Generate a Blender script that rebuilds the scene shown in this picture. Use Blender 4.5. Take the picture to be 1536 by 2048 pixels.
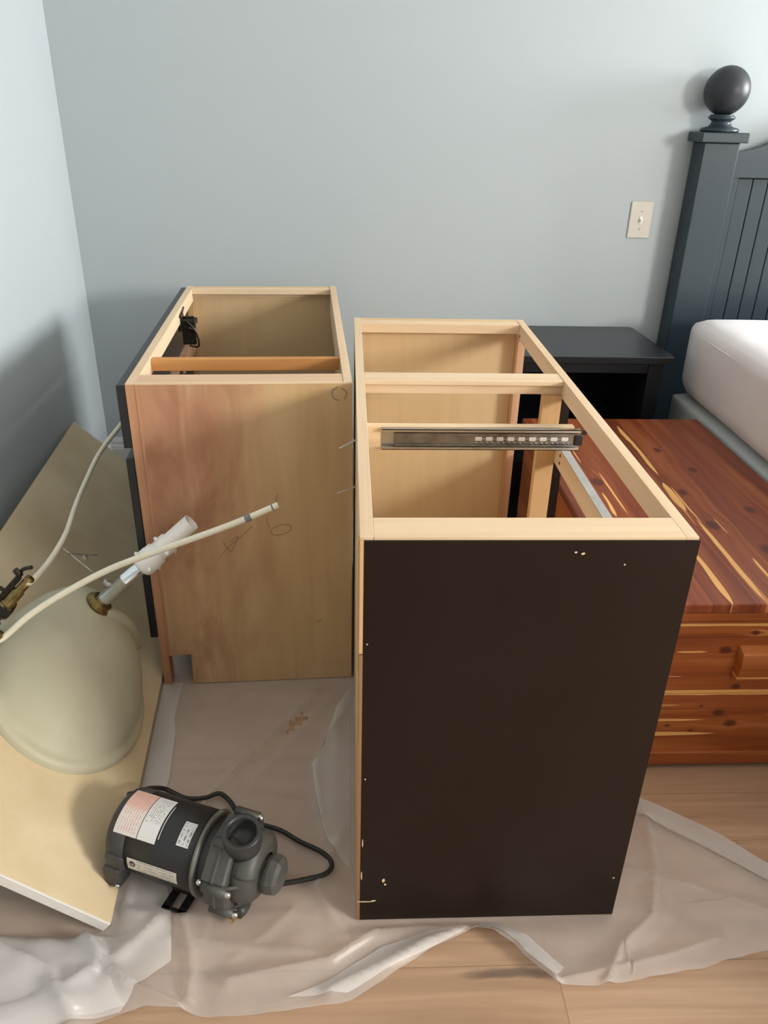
import bpy, bmesh, math, random
from mathutils import Vector, Matrix, noise
random.seed(7)
for o in list(bpy.data.objects): bpy.data.objects.remove(o)
scn = bpy.context.scene
COL = scn.collection

# ------------------------------------------------------------------ camera
def make_camera():
    pitch, roll, yaw = 0.4765, 0.0245, -0.0514
    cp, sp, cy, sy = math.cos(pitch), math.sin(pitch), math.cos(yaw), math.sin(yaw)
    right = Vector((cy, sy, 0)); fwd = Vector((-sy*cp, cy*cp, -sp)); down = Vector((sy*sp, -cy*sp, -cp))
    cr, sr = math.cos(roll), math.sin(roll)
    X = right*cr - down*sr
    Yd = right*sr + down*cr
    m = Matrix((X, -Yd, -fwd)).transposed().to_4x4()
    m.translation = Vector((0, 0, 1.3214))
    cd = bpy.data.cameras.new('camera'); cam = bpy.data.objects.new('camera', cd); COL.objects.link(cam)
    cd.sensor_fit = 'VERTICAL'; cd.sensor_height = 36.0; cd.lens = 1568.3/2048*36.0
    cd.clip_start = 0.02
    cam.matrix_world = m
    scn.camera = cam
make_camera()

# ------------------------------------------------------------------ light and exposure
scn.view_settings.view_transform = 'Standard'
scn.view_settings.look = 'None'
scn.view_settings.exposure = 0.0
scn.view_settings.gamma = 1.0
scn.view_settings.use_curve_mapping = False
wd = bpy.data.worlds.new('world'); scn.world = wd; wd.use_nodes = True
wd.node_tree.nodes['Background'].inputs[0].default_value = (0.70, 0.82, 1.0, 1)
wd.node_tree.nodes['Background'].inputs[1].default_value = 1.0
def area(name, loc, size, size_y, power, colour, direction, spread=180):
    ld = bpy.data.lights.new(name, 'AREA'); ld.shape = 'RECTANGLE'; ld.size = size; ld.size_y = size_y
    ld.energy = power; ld.color = colour; ld.spread = math.radians(spread)
    o = bpy.data.objects.new(name, ld); COL.objects.link(o); o.location = loc
    o.rotation_euler = Vector(direction).to_track_quat('-Z', 'Y').to_euler()
    return o
XR = 3.30          # right wall, outside the picture: the room's two windows are in it
WINDOWS = [(2.15, 2.82), (-1.5, -0.3)]
WZ0, WZ1 = 1.33, 2.12
area('daylight_right_window', (XR+0.12, 2.485, 1.72), 0.67, 0.75, 110, (0.985, 0.99, 0.99), (-1, 0, -0.02))
area('daylight_near_window', (XR+0.12, -0.9, 1.80), 1.2, 0.75, 172, (1.0, 0.95, 0.87), (-1, 0.30, -0.45))

# ------------------------------------------------------------------ tagging helpers
def tag(o, label=None, cat=None, group=None, kind=None):
    if label: o['label'] = label
    if cat: o['category'] = cat
    if group: o['group'] = group
    if kind: o['kind'] = kind
    return o
def empty(name, loc, rz=0, label=None, cat=None):
    o = bpy.data.objects.new(name, None); COL.objects.link(o)
    o.location = loc; o.rotation_euler = (0, 0, rz); o.empty_display_size = 0.05
    return tag(o, label, cat)

# ------------------------------------------------------------------ mesh helpers
class MB:
    def __init__(s): s.bm = bmesh.new(); s.uv = s.bm.loops.layers.uv.new('UVMap')
    def box(s, a, b, bevel=0.0, mi=0, seg=2, M=None):
        x0, y0, z0 = a; x1, y1, z1 = b
        t = bmesh.new()
        bmesh.ops.create_cube(t, size=1)
        for v in t.verts:
            v.co = Vector(((x0+x1)/2+v.co.x*(x1-x0), (y0+y1)/2+v.co.y*(y1-y0), (z0+z1)/2+v.co.z*(z1-z0)))
        if bevel:
            bmesh.ops.bevel(t, geom=list(t.edges), offset=bevel, segments=seg, affect='EDGES', profile=0.5)
        s.merge(t, M, mi); return s
    def merge(s, t, M=None, mi=0, smooth=False):
        vm = {}
        for v in t.verts:
            vm[v] = s.bm.verts.new(M @ v.co if M else v.co)
        for f in t.faces:
            try: nf = s.bm.faces.new([vm[v] for v in f.verts])
            except ValueError: continue
            nf.material_index = mi; nf.smooth = smooth
        t.free()
    def lathe(s, prof, M=None, seg=32, mi=0, smooth=True, sx=1, sy=1):
        """prof: (radius, z) pairs along local Z"""
        rings = []
        for r, z in prof:
            if r < 1e-6:
                rings.append([s.bm.verts.new((M @ Vector((0, 0, z))) if M else (0, 0, z))])
            else:
                ring = []
                for i in range(seg):
                    a = 2*math.pi*i/seg
                    c = Vector((r*sx*math.cos(a), r*sy*math.sin(a), z))
                    ring.append(s.bm.verts.new(M @ c if M else c))
                rings.append(ring)
        for A, B in zip(rings, rings[1:]):
            for i in range(seg):
                j = (i+1) % seg
                if len(A) == 1 and len(B) == 1: continue
                if len(A) == 1: vs = [A[0], B[j], B[i]]
                elif len(B) == 1: vs = [A[i], A[j], B[0]]
                else: vs = [A[i], A[j], B[j], B[i]]
                f = s.bm.faces.new(vs); f.smooth = smooth; f.material_index = mi
        return s
    def tube(s, pts, r, seg=12, mi=0, sub=6, cap=True):
        P = [Vector(p) for p in pts]
        if sub > 1 and len(P) > 2: P = catmull(P, sub)
        n = len(P); rr = r if isinstance(r, (list, tuple)) else [r]*n
        if len(rr) != n: rr = [rr[min(len(rr)-1, int(i*len(rr)/n))] for i in range(n)]
        T = [(P[min(i+1, n-1)]-P[max(i-1, 0)]).normalized() for i in range(n)]
        up = Vector((0, 0, 1)) if abs(T[0].z) < 0.9 else Vector((1, 0, 0))
        N = T[0].cross(up).normalized(); rings = []
        for i in range(n):
            N = (N - T[i]*N.dot(T[i])).normalized(); Bn = T[i].cross(N)
            rings.append([s.bm.verts.new(P[i]+(N*math.cos(2*math.pi*k/seg)+Bn*math.sin(2*math.pi*k/seg))*rr[i]) for k in range(seg)])
        for A, B in zip(rings, rings[1:]):
            for k in range(seg):
                f = s.bm.faces.new([A[k], A[(k+1) % seg], B[(k+1) % seg], B[k]]); f.smooth = True; f.material_index = mi
        if cap:
            for R_ in (rings[0], rings[-1]):
                f = s.bm.faces.new(R_); f.material_index = mi
        return s
    def poly(s, pts, mi=0):
        f = s.bm.faces.new([s.bm.verts.new(p) for p in pts]); f.material_index = mi; return f
    def prism(s, pts2, y0, y1, axis='y', mi=0, bevel=0):
        """extrude a 2D outline; axis y: pts are (x,z); axis z: (x,y); axis x: (y,z)"""
        t = bmesh.new()
        def mk(p, d):
            return {'y': (p[0], d, p[1]), 'z': (p[0], p[1], d), 'x': (d, p[0], p[1])}[axis]
        A = [t.verts.new(mk(p, y0)) for p in pts2]; B = [t.verts.new(mk(p, y1)) for p in pts2]
        t.faces.new(A); t.faces.new(list(reversed(B)))
        for i in range(len(A)):
            j = (i+1) % len(A); t.faces.new([A[j], A[i], B[i], B[j]])
        if bevel: bmesh.ops.bevel(t, geom=list(t.edges), offset=bevel, segments=2, affect='EDGES', profile=0.5)
        s.merge(t, None, mi); return s
    def build(s, name, mats, parent=None, recalc=True):
        if recalc: bmesh.ops.recalc_face_normals(s.bm, faces=list(s.bm.faces))
        me = bpy.data.meshes.new(name); s.bm.to_mesh(me); s.bm.free()
        for m in (mats if isinstance(mats, (list, tuple)) else [mats]): me.materials.append(m)
        o = bpy.data.objects.new(name, me); COL.objects.link(o)
        if parent: o.parent = parent
        return o
def catmull(P, sub):
    out = []
    for i in range(len(P)-1):
        p0 = P[max(i-1, 0)]; p1 = P[i]; p2 = P[i+1]; p3 = P[min(i+2, len(P)-1)]
        for k in range(sub):
            t = k/sub
            out.append(0.5*((2*p1)+(p2-p0)*t+(2*p0-5*p1+4*p2-p3)*t*t+(3*p1-p0-3*p2+p3)*t**3))
    out.append(P[-1]); return out
def frame_matrix(loc, zdir, xhint=(1, 0, 0)):
    z = Vector(zdir).normalized(); x = Vector(xhint)
    if abs(x.normalized().dot(z)) > 0.99: x = Vector((0, 1, 0.01))
    x = (x - z*x.dot(z)).normalized(); y = z.cross(x)
    m = Matrix((x, y, z)).transposed().to_4x4(); m.translation = Vector(loc); return m

# ------------------------------------------------------------------ material helpers
class NT:
    def __init__(s, name):
        s.m = bpy.data.materials.new(name); s.m.use_nodes = True
        s.t = s.m.node_tree; s.b = s.t.nodes['Principled BSDF']; s.out = s.t.nodes['Material Output']
    def n(s, typ, **kw):
        nd = s.t.nodes.new(typ)
        for k, v in kw.items(): setattr(nd, k, v)
        return nd
    def link(s, a, b): s.t.links.new(a, b)
    def val(s, sock, v):
        if hasattr(v, 'is_output'): s.link(v, sock)
        else: sock.default_value = v
    def coord(s, scale=(1, 1, 1), rot=(0, 0, 0), kind='Object', loc=(0, 0, 0)):
        tc = s.n('ShaderNodeTexCoord'); mp = s.n('ShaderNodeMapping')
        mp.inputs['Scale'].default_value = scale; mp.inputs['Rotation'].default_value = rot; mp.inputs['Location'].default_value = loc
        s.link(tc.outputs[kind], mp.inputs[0]); return mp.outputs[0]
    def noise(s, vec, scale=5, detail=4, rough=0.55, dist=0):
        nd = s.n('ShaderNodeTexNoise'); s.link(vec, nd.inputs['Vector'])
        nd.inputs['Scale'].default_value = scale; nd.inputs['Detail'].default_value = detail
        nd.inputs['Roughness'].default_value = rough; nd.inputs['Distortion'].default_value = dist
        return nd.outputs['Fac']
    def ramp(s, fac, stops, interp='LINEAR'):
        nd = s.n('ShaderNodeValToRGB'); s.link(fac, nd.inputs[0]); r = nd.color_ramp; r.interpolation = interp
        while len(r.elements) < len(stops): r.elements.new(0.5)
        for e, (p, c) in zip(r.elements, stops):
            e.position = p; e.color = (c if len(c) == 4 else (*c, 1)) if isinstance(c, (tuple, list)) else (c, c, c, 1)
        return nd.outputs['Color']
    def mix(s, fac, a, b, mode='MIX'):
        nd = s.n('ShaderNodeMix', data_type='RGBA', blend_type=mode)
        s.val(nd.inputs[0], fac)
        for sock, v in ((nd.inputs[6], a), (nd.inputs[7], b)):
            if hasattr(v, 'is_output'): s.link(v, sock)
            else: sock.default_value = (*v, 1) if len(v) == 3 else v
        return nd.outputs[2]
    def math(s, op, a, b=None, c=None, clamp=False):
        nd = s.n('ShaderNodeMath', operation=op, use_clamp=clamp)
        s.val(nd.inputs[0], a)
        if b is not None: s.val(nd.inputs[1], b)
        if c is not None: s.val(nd.inputs[2], c)
        return nd.outputs[0]
    def sep(s, v):
        nd = s.n('ShaderNodeSeparateXYZ'); s.link(v, nd.inputs[0]); return nd.outputs
    def smooth(s, v, a, b):
        nd = s.n('ShaderNodeMapRange', interpolation_type='SMOOTHSTEP'); s.val(nd.inputs[0], v)
        nd.inputs[1].default_value = a; nd.inputs[2].default_value = b; return nd.outputs[0]
    def bump(s, h, strength=0.2, dist=0.01):
        nd = s.n('ShaderNodeBump'); nd.inputs['Strength'].default_value = strength; nd.inputs['Distance'].default_value = dist
        s.link(h, nd.inputs['Height']); s.link(nd.outputs[0], s.b.inputs['Normal']); return s
    def set(s, **kw):
        names = dict(col='Base Color', rough='Roughness', metal='Metallic', spec='Specular IOR Level', coat='Coat Weight', trans='Transmission Weight', alpha='Alpha', ior='IOR', coatr='Coat Roughness')
        for k, v in kw.items():
            sock = s.b.inputs[names[k]]
            if hasattr(v, 'is_output'): s.link(v, sock)
            elif isinstance(v, tuple): sock.default_value = (*v, 1)
            else: sock.default_value = v
        return s
def srgb(r, g, b):
    f = lambda c: (c/255/12.92) if c/255 <= 0.04045 else ((c/255+0.055)/1.055)**2.4
    return (f(r), f(g), f(b))

def plain(name, col, rough=0.5, metal=0.0, var=0.12, scale=30, spec=0.5, bump=0.0, **kw):
    t = NT(name); v = t.coord(); n = t.noise(v, scale, 4)
    dark = tuple(c*(1-var) for c in col); light = tuple(min(1, c*(1+var)) for c in col)
    t.set(col=t.ramp(n, [(0.3, dark), (0.7, light)]), rough=rough, metal=metal, spec=spec, **kw)
    if bump: t.bump(n, bump, 0.003)
    return t.m
def wood(name, light, dark, axis='y', rough=0.6, fine=1.0, contrast=0.5):
    t = NT(name)
    sc = {'x': (1.2, 26, 26), 'y': (26, 1.2, 26), 'z': (26, 26, 1.2)}[axis]
    v = t.coord(scale=tuple(c*fine for c in sc))
    n1 = t.noise(v, 1.0, 5, 0.6, 0.6)
    sc2 = tuple(c*0.12 if c > 2 else c*0.6 for c in sc)
    n2 = t.noise(t.coord(scale=sc2), 1.6, 3)
    n3 = t.noise(t.coord(scale=tuple(c*6 if c > 2 else c*5 for c in sc)), 1.0, 2)
    c1 = t.ramp(n1, [(0.5-0.3*contrast, dark), (0.5+0.25*contrast, light)])
    c2 = t.mix(0.35, c1, t.ramp(n2, [(0.3, dark), (0.7, light)]))
    c3 = t.mix(t.math('MULTIPLY', n3, 0.10), c2, tuple(c*0.45 for c in dark))
    t.set(col=c3, rough=rough, spec=0.3); t.bump(n1, 0.08, 0.001)
    return t.m

def wall_mat(name, col):
    t = NT(name); v = t.coord()
    n = t.noise(v, 220, 3); n2 = t.noise(v, 1.5, 2)
    t.set(col=t.mix(t.math('MULTIPLY', n2, 0.08), col, tuple(c*0.8 for c in col)), rough=0.75, spec=0.25)
    t.bump(n, 0.12, 0.0012); return t.m
M_wall = wall_mat('wall_paint_blue_grey', (0.465, 0.515, 0.54))
M_ceil = wall_mat('ceiling_paint_white', (0.8, 0.79, 0.76))
M_trim = plain('trim_paint', (0.62, 0.63, 0.62), 0.4, var=0.03)

def floor_mat():
    t = NT('oak_plank_floor'); v = t.coord(); s = t.sep(v)
    W, L = 0.125, 1.25
    row = t.math('FLOOR', t.math('DIVIDE', t.math('ADD', s[1], 0.036), W))
    fy = t.math('FRACT', t.math('DIVIDE', t.math('ADD', s[1], 0.036), W))
    off = t.math('FRACT', t.math('MULTIPLY', t.math('SINE', t.math('MULTIPLY', row, 12.9898)), 43.7))
    xx = t.math('ADD', t.math('DIVIDE', s[0], L), off)
    colm = t.math('FLOOR', xx); fx = t.math('FRACT', xx)
    idv = t.math('FRACT', t.math('MULTIPLY', t.math('SINE', t.math('ADD', t.math('MULTIPLY', row, 7.13), t.math('MULTIPLY', colm, 3.71))), 91.7))
    cmb = t.n('ShaderNodeCombineXYZ'); t.val(cmb.inputs[0], t.math('MULTIPLY', s[0], 1.6)); t.val(cmb.inputs[1], t.math('MULTIPLY', s[1], 30)); t.val(cmb.inputs[2], t.math('MULTIPLY', idv, 30))
    n = t.noise(cmb.outputs[0], 1.0, 6, 0.6, 0.8)
    cmb2 = t.n('ShaderNodeCombineXYZ'); t.val(cmb2.inputs[0], t.math('MULTIPLY', s[0], 2.2)); t.val(cmb2.inputs[1], t.math('MULTIPLY', s[1], 9)); t.val(cmb2.inputs[2], t.math('MULTIPLY', idv, 30))
    n2 = t.noise(cmb2.outputs[0], 1.0, 3, 0.5, 1.2)
    base = t.ramp(n, [(0.3, (0.38, 0.235, 0.145)), (0.55, (0.50, 0.325, 0.21)), (0.75, (0.57, 0.39, 0.265))])
    base = t.mix(t.math('MULTIPLY', idv, 0.35), base, (0.40, 0.25, 0.16))
    base = t.mix(t.math('MULTIPLY', t.smooth(n2, 0.66, 0.78), 0.6), base, (0.16, 0.11, 0.08))
    # one dark mineral streak in the board by the near cabinet
    dx = t.math('DIVIDE', t.math('SUBTRACT', s[0], 0.285), 0.11)
    wob = t.math('MULTIPLY', t.math('SUBTRACT', n2, 0.5), 0.04)
    dy = t.math('DIVIDE', t.math('ADD', t.math('SUBTRACT', s[1], 0.822), wob), 0.012)
    d = t.math('ADD', t.math('POWER', t.math('ABSOLUTE', dx), 2.0), t.math('POWER', t.math('ABSOLUTE', dy), 2.0))
    base = t.mix(t.math('MULTIPLY', t.smooth(t.math('SUBTRACT', 1.0, d), 0.0, 0.9), 0.75), base, (0.13, 0.095, 0.075))
    gap = t.math('MAXIMUM', t.math('LESS_THAN', fy, 0.012), t.math('LESS_THAN', fx, 0.0014))
    base = t.mix(t.math('MULTIPLY', gap, 0.55), base, (0.12, 0.08, 0.05))
    t.set(col=base, rough=0.42, spec=0.35); t.bump(n, 0.05, 0.001); return t.m
M_floor = floor_mat()

# ------------------------------------------------------------------ the room
XL, YB, YN, ZC = -0.94, 2.90, -1.8, 2.55
def struct(name, mb, mat, parent=None):
    o = mb.build(name, mat, parent)
    if parent is None: o['kind'] = 'structure'
    return o
struct('floor', MB().box((XL-0.1, YN-0.1, -0.08), (XR+0.1, YB+0.1, 0)), M_floor)
struct('ceiling', MB().box((XL-0.1, YN-0.1, ZC), (XR+0.1, YB+0.1, ZC+0.08)), M_ceil)
struct('wall_back', MB().box((XL-0.1, YB, 0), (XR+0.1, YB+0.1, ZC)), M_wall)
struct('wall_left', MB().box((XL-0.1, YN, 0), (XL, YB, ZC)), M_wall)
struct('wall_near', MB().box((XL-0.1, YN-0.1, 0), (XR+0.1, YN, ZC)), M_wall)
wr = MB()
wr.box((XR, YN, 0), (XR+0.1, YB, WZ0)); wr.box((XR, YN, WZ1), (XR+0.1, YB, ZC))
ys = [YN] + [y for w in sorted(WINDOWS) for y in w] + [YB]
for i in range(0, len(ys), 2): wr.box((XR, ys[i], WZ0), (XR+0.1, ys[i+1], WZ1))
struct('wall_right', wr, M_wall)
for i, (y0, y1) in enumerate(WINDOWS):
    w = MB(); t_ = 0.05
    w.box((XR-0.02, y0-t_, WZ0-t_), (XR, y1+t_, WZ0)).box((XR-0.02, y0-t_, WZ1), (XR, y1+t_, WZ1+t_))
    w.box((XR-0.02, y0-t_, WZ0), (XR, y0, WZ1)).box((XR-0.02, y1, WZ0), (XR, y1+t_, WZ1))
    struct('window_%d' % (i+1), w, M_trim)
def baseboard(name, axis):
    prof = [(0, 0), (0.014, 0), (0.014, 0.105), (0.0125, 0.112), (0.0125, 0.118), (0.009, 0.123), (0.009, 0.135), (0.004, 0.152), (0, 0.152)]
    m = MB()
    if axis == 'y': m.prism([(YB-a, b) for a, b in prof], XL, XR, 'x')
    else: m.prism([(XL+a, b) for a, b in prof], YN, YB, 'y')
    struct(name, m, M_trim)
baseboard('baseboard_back', 'y'); baseboard('baseboard_left', 'x')

# ------------------------------------------------------------------ shared materials
M_maple = wood('maple_rail', srgb(232, 209, 178), srgb(208, 176, 140), 'y', contrast=0.8)
M_maple_x = wood('maple_nailer', srgb(233, 210, 178), srgb(208, 177, 140), 'x', contrast=0.8)
M_maple_z = wood('maple_stile', srgb(214, 178, 132), srgb(192, 152, 104), 'z')
M_veneer = wood('veneer_inside', srgb(216, 190, 150), srgb(202, 172, 130), 'z', contrast=1.2)
M_pinkstile = wood('pinkish_stile', srgb(214, 174, 142), srgb(190, 144, 112), 'z')
M_pine_brace = wood('orange_pine_brace', srgb(222, 168, 106), srgb(176, 112, 58), 'x', contrast=0.8)
M_black = plain('black_lacquer', (0.012, 0.014, 0.018), 0.32, var=0.1)
M_steel = plain('zinc_steel', (0.62, 0.62, 0.60), 0.28, metal=1.0, var=0.1)
M_chrome = plain('chrome', (0.72, 0.76, 0.80), 0.12, metal=1.0, var=0.03)
M_brass = plain('tarnished_brass', (0.22, 0.16, 0.06), 0.38, metal=0.9, var=0.4, scale=60)
M_goldbrass = plain('plug_brass', (0.75, 0.52, 0.18), 0.22, metal=1.0, var=0.1)
M_darkmetal = plain('dark_metal', (0.05, 0.045, 0.04), 0.35, metal=0.8, var=0.4, scale=80)
M_whiteplastic = plain('white_plastic', (0.90, 0.88, 0.86), 0.35, var=0.03)
M_tube = plain('cream_tube', (0.78, 0.74, 0.60), 0.35, var=0.04)
M_pencil = plain('pencil_graphite', (0.22, 0.15, 0.10), 0.7)

def brown_paint():
    t = NT('dark_brown_paint'); v = t.coord()
    n = t.noise(t.coord(scale=(3, 3, 1.5)), 1.5, 4)
    c = t.ramp(n, [(0.3, (0.0085, 0.0042, 0.0028)), (0.7, (0.0135, 0.0068, 0.0048))])
    # scuffs and chips
    nn = t.noise(t.coord(scale=(60, 60, 60)), 1.0, 4, 0.7)
    chips = t.smooth(nn, 0.765, 0.79)
    c = t.mix(t.math('MULTIPLY', chips, 0.7), c, (0.45, 0.40, 0.33))
    t.set(col=c, rough=t.ramp(n, [(0.3, 0.30), (0.7, 0.42)]), spec=0.28); t.bump(t.noise(v, 160, 2), 0.05, 0.001)
    return t.m
M_brown = brown_paint()

def stained_panel():
    """near face of the rear cabinet: tan plywood with a pinkish stain towards the left"""
    t = NT('stained_plywood'); v = t.coord(); s = t.sep(v)
    n = t.noise(t.coord(scale=(14, 14, 1.6)), 1.0, 4, 0.55, 0.8)
    nf = t.noise(t.coord(scale=(90, 90, 5)), 1.0, 3)
    nb = t.noise(t.coord(scale=(9, 9, 2.2)), 1.0, 3, 0.5, 1.0)
    tan = t.ramp(n, [(0.3, srgb(190, 156, 112)), (0.7, srgb(205, 173, 128))])
    pink = t.ramp(n, [(0.3, srgb(172, 120, 92)), (0.7, srgb(204, 158, 126))])
    edge = t.math('ADD', s[0], t.math('MULTIPLY', t.math('SUBTRACT', nb, 0.5), 0.26))
    fac = t.smooth(edge, 0.28, 0.04)
    inv = t.math('SUBTRACT', 1.0, t.smooth(edge, 0.08, 0.36))
    up = t.smooth(s[2], 0.12, 0.55)
    f = t.math('MULTIPLY', inv, t.math('ADD', t.math('MULTIPLY', up, 0.65), 0.3), clamp=True)
    c = t.mix(f, tan, pink)
    blot = t.noise(t.coord(scale=(7, 7, 3.2), loc=(2, 0, 5)), 1.0, 4, 0.6, 1.5)
    c = t.mix(t.math('MULTIPLY', t.math('MULTIPLY', t.smooth(blot, 0.42, 0.70), inv), 0.55), c, srgb(142, 84, 62))
    # pale vertical smears
    sm = t.smooth(t.noise(t.coord(scale=(22, 22, 3), loc=(3, 0, 1)), 1.0, 3), 0.60, 0.75)
    c = t.mix(t.math('MULTIPLY', t.math('MULTIPLY', sm, up), 0.35), c, srgb(214, 190, 165))
    c = t.mix(t.math('MULTIPLY', nf, 0.14), c, (0.22, 0.13, 0.08))
    t.set(col=c, rough=0.5, spec=0.35); return t.m
M_stained = stained_panel()
M_stainedge = wood('stained_edge', srgb(206, 158, 124), srgb(174, 122, 90), 'z')

# ------------------------------------------------------------------ dark cabinet, nearest the camera
def cabinet_near():
    c = empty('vanity_cabinet', (0.016, 0.930, 0.003), 0,
              'long open-topped vanity cabinet with a dark brown painted end panel, nearest the camera', 'cabinet')
    D, L, H = 0.472, 1.254, 0.797
    m = MB(); m.box((0.0195, 0.003, 0), (D-0.0185, 0.018, H)); m.box((0.006, 0, 0), (D+0.001, 0.003, H-0.004), mi=1)
    o = m.build('end_panel', [M_maple_x, M_brown], c)
    # chips in the paint, real thin flakes of bare wood
    rnd = random.Random(3)
    for (x, z, w, h) in [(0.047, 0.105, .006, .012), (0.050, 0.095, .004, .005), (0.015, 0.05, .03, .0025), (0.030, 0.052, .012, .003),
                         (0.30, 0.775, .004, .003), (0.31, 0.773, .006, .004), (0.372, 0.755, .003, .003), (0.012, 0.35, .002, .004),
                         (0.009, 0.20, .002, .02), (0.008, 0.12, .002, .03), (0.46, 0.10, .004, .004), (0.012, 0.62, .0025, .003)]:
        pts = []
        for q in range(7):
            a = q/7*2*math.pi; r = 0.5+rnd.random()*0.5
            pts.append((x+math.cos(a)*w*r*.6, z+math.sin(a)*h*r*.6))
        k = MB(); k.prism(pts, -0.0006, 0.0005, 'y'); k.build('paint_chip', M_maple, o)
    m = MB(); m.box((0.019, 0.018, H-0.019), (D-0.018, 0.062, H), 0.001); m.build('nailer', M_maple_x, c)
    m = MB(); m.box((0.0195, L-0.018, 0), (D-0.0185, L, H)); m.box((0.0042, L-0.018, 0), (0.0195, L, H-0.0905)); m.build('far_panel', M_veneer, c)
    m = MB(); m.box((0.019, L-0.058, H-0.026), (D-0.018, L-0.018, H-0.001), 0.001)
    m.build('nailer', M_maple_x, c)
    m = MB(); m.box((0.0, 0.0035, H-0.09), (0.019, L, H+0.0005), 0.0005); m.build('back_rail', M_maple, c)
    m = MB(); m.box((0.0, 0.003, 0.0), (0.004, L, H-0.09)); m.build('back_panel', M_veneer, c)
    # peeling outer strips down the back edge
    m = MB(); m.box((0.0, 0.0, 0.0), (0.0055, 0.003, 0.60)); m.build('edge_strip', wood('worn_edge', srgb(176, 140, 104), srgb(96, 62, 42), 'z', contrast=0.6), c)
    m = MB(); m.box((0.0, 0.0005, 0.602), (0.0055, 0.003, H-0.0025)); m.box((-0.002, 0.004, 0.07), (0.0, 0.02, H-0.006)); m.box((0.0, 0.003, 0.0), (0.0195, 0.0045, H-0.09)); m.build('edge_strip', M_maple_z, c)
    m = MB(); m.box((0.004, 0.018, 0.09), (D-0.018, L-0.018, 0.105)); m.build('bottom_panel', M_veneer, c)
    # cross frame in the middle with its post
    m = MB(); m.box((0.019, 0.700, H-0.012), (D-0.018, 0.757, H-0.001), 0.0015); m.box((0.019, 0.712, H-0.034), (D-0.018, 0.757, H-0.012)); m.build('cross_rail', M_maple_x, c)
    m = MB(); m.box((D-0.06, 0.700, 0.105), (D-0.018, 0.722, H-0.034), 0.001); m.build('post', M_maple_z, c)
    # face frame on the right hand side
    m = MB(); m.box((D-0.018, 0.0035, H-0.040), (D, L, H), 0.0005); m.build('face_frame_rail', M_maple, c)
    f = MB()
    f.box((D-0.018, 0.702, 0.105), (D+0.0005, 0.745, H-0.040), mi=0)
    f.box((D-0.0175, 0.7005, 0.105), (D+0.002, 0.702, H-0.040), mi=1); f.build('face_frame_stile', [M_maple_z, M_brown], c)
    m = MB(); m.box((D-0.018, 1.195, 0.02), (D+0.002, L, H-0.040)); m.build('face_frame_stile', M_pinkstile, c)
    m = MB(); m.box((D-0.018, 0.018, 0.02), (D, 0.060, H-0.040)); m.build('face_frame_stile', M_maple_z, c)
    m = MB(); m.box((D-0.018, 0.060, 0.606), (D-0.0005, 0.702, 0.651)); m.box((D-0.0175, 0.060, 0.651), (D+0.001, 0.702, 0.6525), mi=1)
    r = m.build('face_frame_rail', [M_maple, plain('grey_rail_top', (0.36, 0.35, 0.33), 0.5)], c)  # grey strip along the top edge of the rail
    for (y, z) in ((0.655, 0.640), (0.655, 0.622), (1.205, H-0.012), (1.185, H-0.030)):
        m = MB(); m.lathe([(0, 0.0012), (0.0035, 0.0012), (0.004, 0)], frame_matrix((D-0.018, y, z), (-1, 0, 0)), 12)
        tag(m.build('screw', M_darkmetal, c), 'dark screw head in the face frame')
    m = MB(); m.box((D-0.018, 0.060, 0.09), (D, 1.195, 0.13)); m.build('face_frame_rail', M_maple, c)
    # drawer slide on its wooden support bar
    b = MB(); b.box((0.019, 0.573, 0.688), (D-0.02, 0.592, 0.739), 0.001); bar = b.build('slide_support', M_maple_x, c)
    s = MB(); y0 = 0.573
    s.box((0.052, y0-0.0015, 0.692), (0.464, y0, 0.737))
    s.box((0.052, y0-0.012, 0.7355), (0.462, y0, 0.737)); s.box((0.052, y0-0.012, 0.692), (0.462, y0, 0.6935))
    s.box((0.052, y0-0.012, 0.731), (0.462, y0-0.0105, 0.737)); s.box((0.052, y0-0.012, 0.692), (0.462, y0-0.0105, 0.698))
    sl = s.build('drawer_slide', M_steel, bar)
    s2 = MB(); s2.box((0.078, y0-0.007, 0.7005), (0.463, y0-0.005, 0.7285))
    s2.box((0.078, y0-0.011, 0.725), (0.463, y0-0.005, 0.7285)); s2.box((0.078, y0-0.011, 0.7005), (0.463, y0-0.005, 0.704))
    # ball cage; window glints and channel shade are put into the zinc colours
    cg = MB()
    for i in range(9):
        x = 0.245+i*0.0225
        cg.box((x, y0-0.0085, 0.7110), (x+0.014, y0-0.0068, 0.7195), 0.0007)
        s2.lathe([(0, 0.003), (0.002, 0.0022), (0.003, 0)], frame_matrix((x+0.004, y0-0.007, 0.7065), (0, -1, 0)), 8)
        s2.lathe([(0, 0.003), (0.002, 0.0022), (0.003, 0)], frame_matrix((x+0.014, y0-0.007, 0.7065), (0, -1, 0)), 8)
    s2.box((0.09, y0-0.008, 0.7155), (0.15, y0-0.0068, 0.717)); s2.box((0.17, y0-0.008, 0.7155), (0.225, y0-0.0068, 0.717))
    s2.build('inner_channel', plain('shadowed_zinc', (0.30, 0.30, 0.30), 0.25, metal=1.0, var=0.3, scale=40), bar); cg.box((0.245, y0-0.0072, 0.7150), (0.44, y0-0.0066, 0.7155)); cg.build('ball_cage', plain('glint_zinc', (0.9, 0.9, 0.9), 0.35, metal=0.6), bar)
    s3 = MB(); s3.box((0.452, y0-0.014, 0.703), (0.468, y0-0.002, 0.7255), 0.002); s3.box((0.466, y0-0.012, 0.727), (0.475, y0-0.009, 0.736)); s3.build('stop_clip', M_black, bar)
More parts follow.
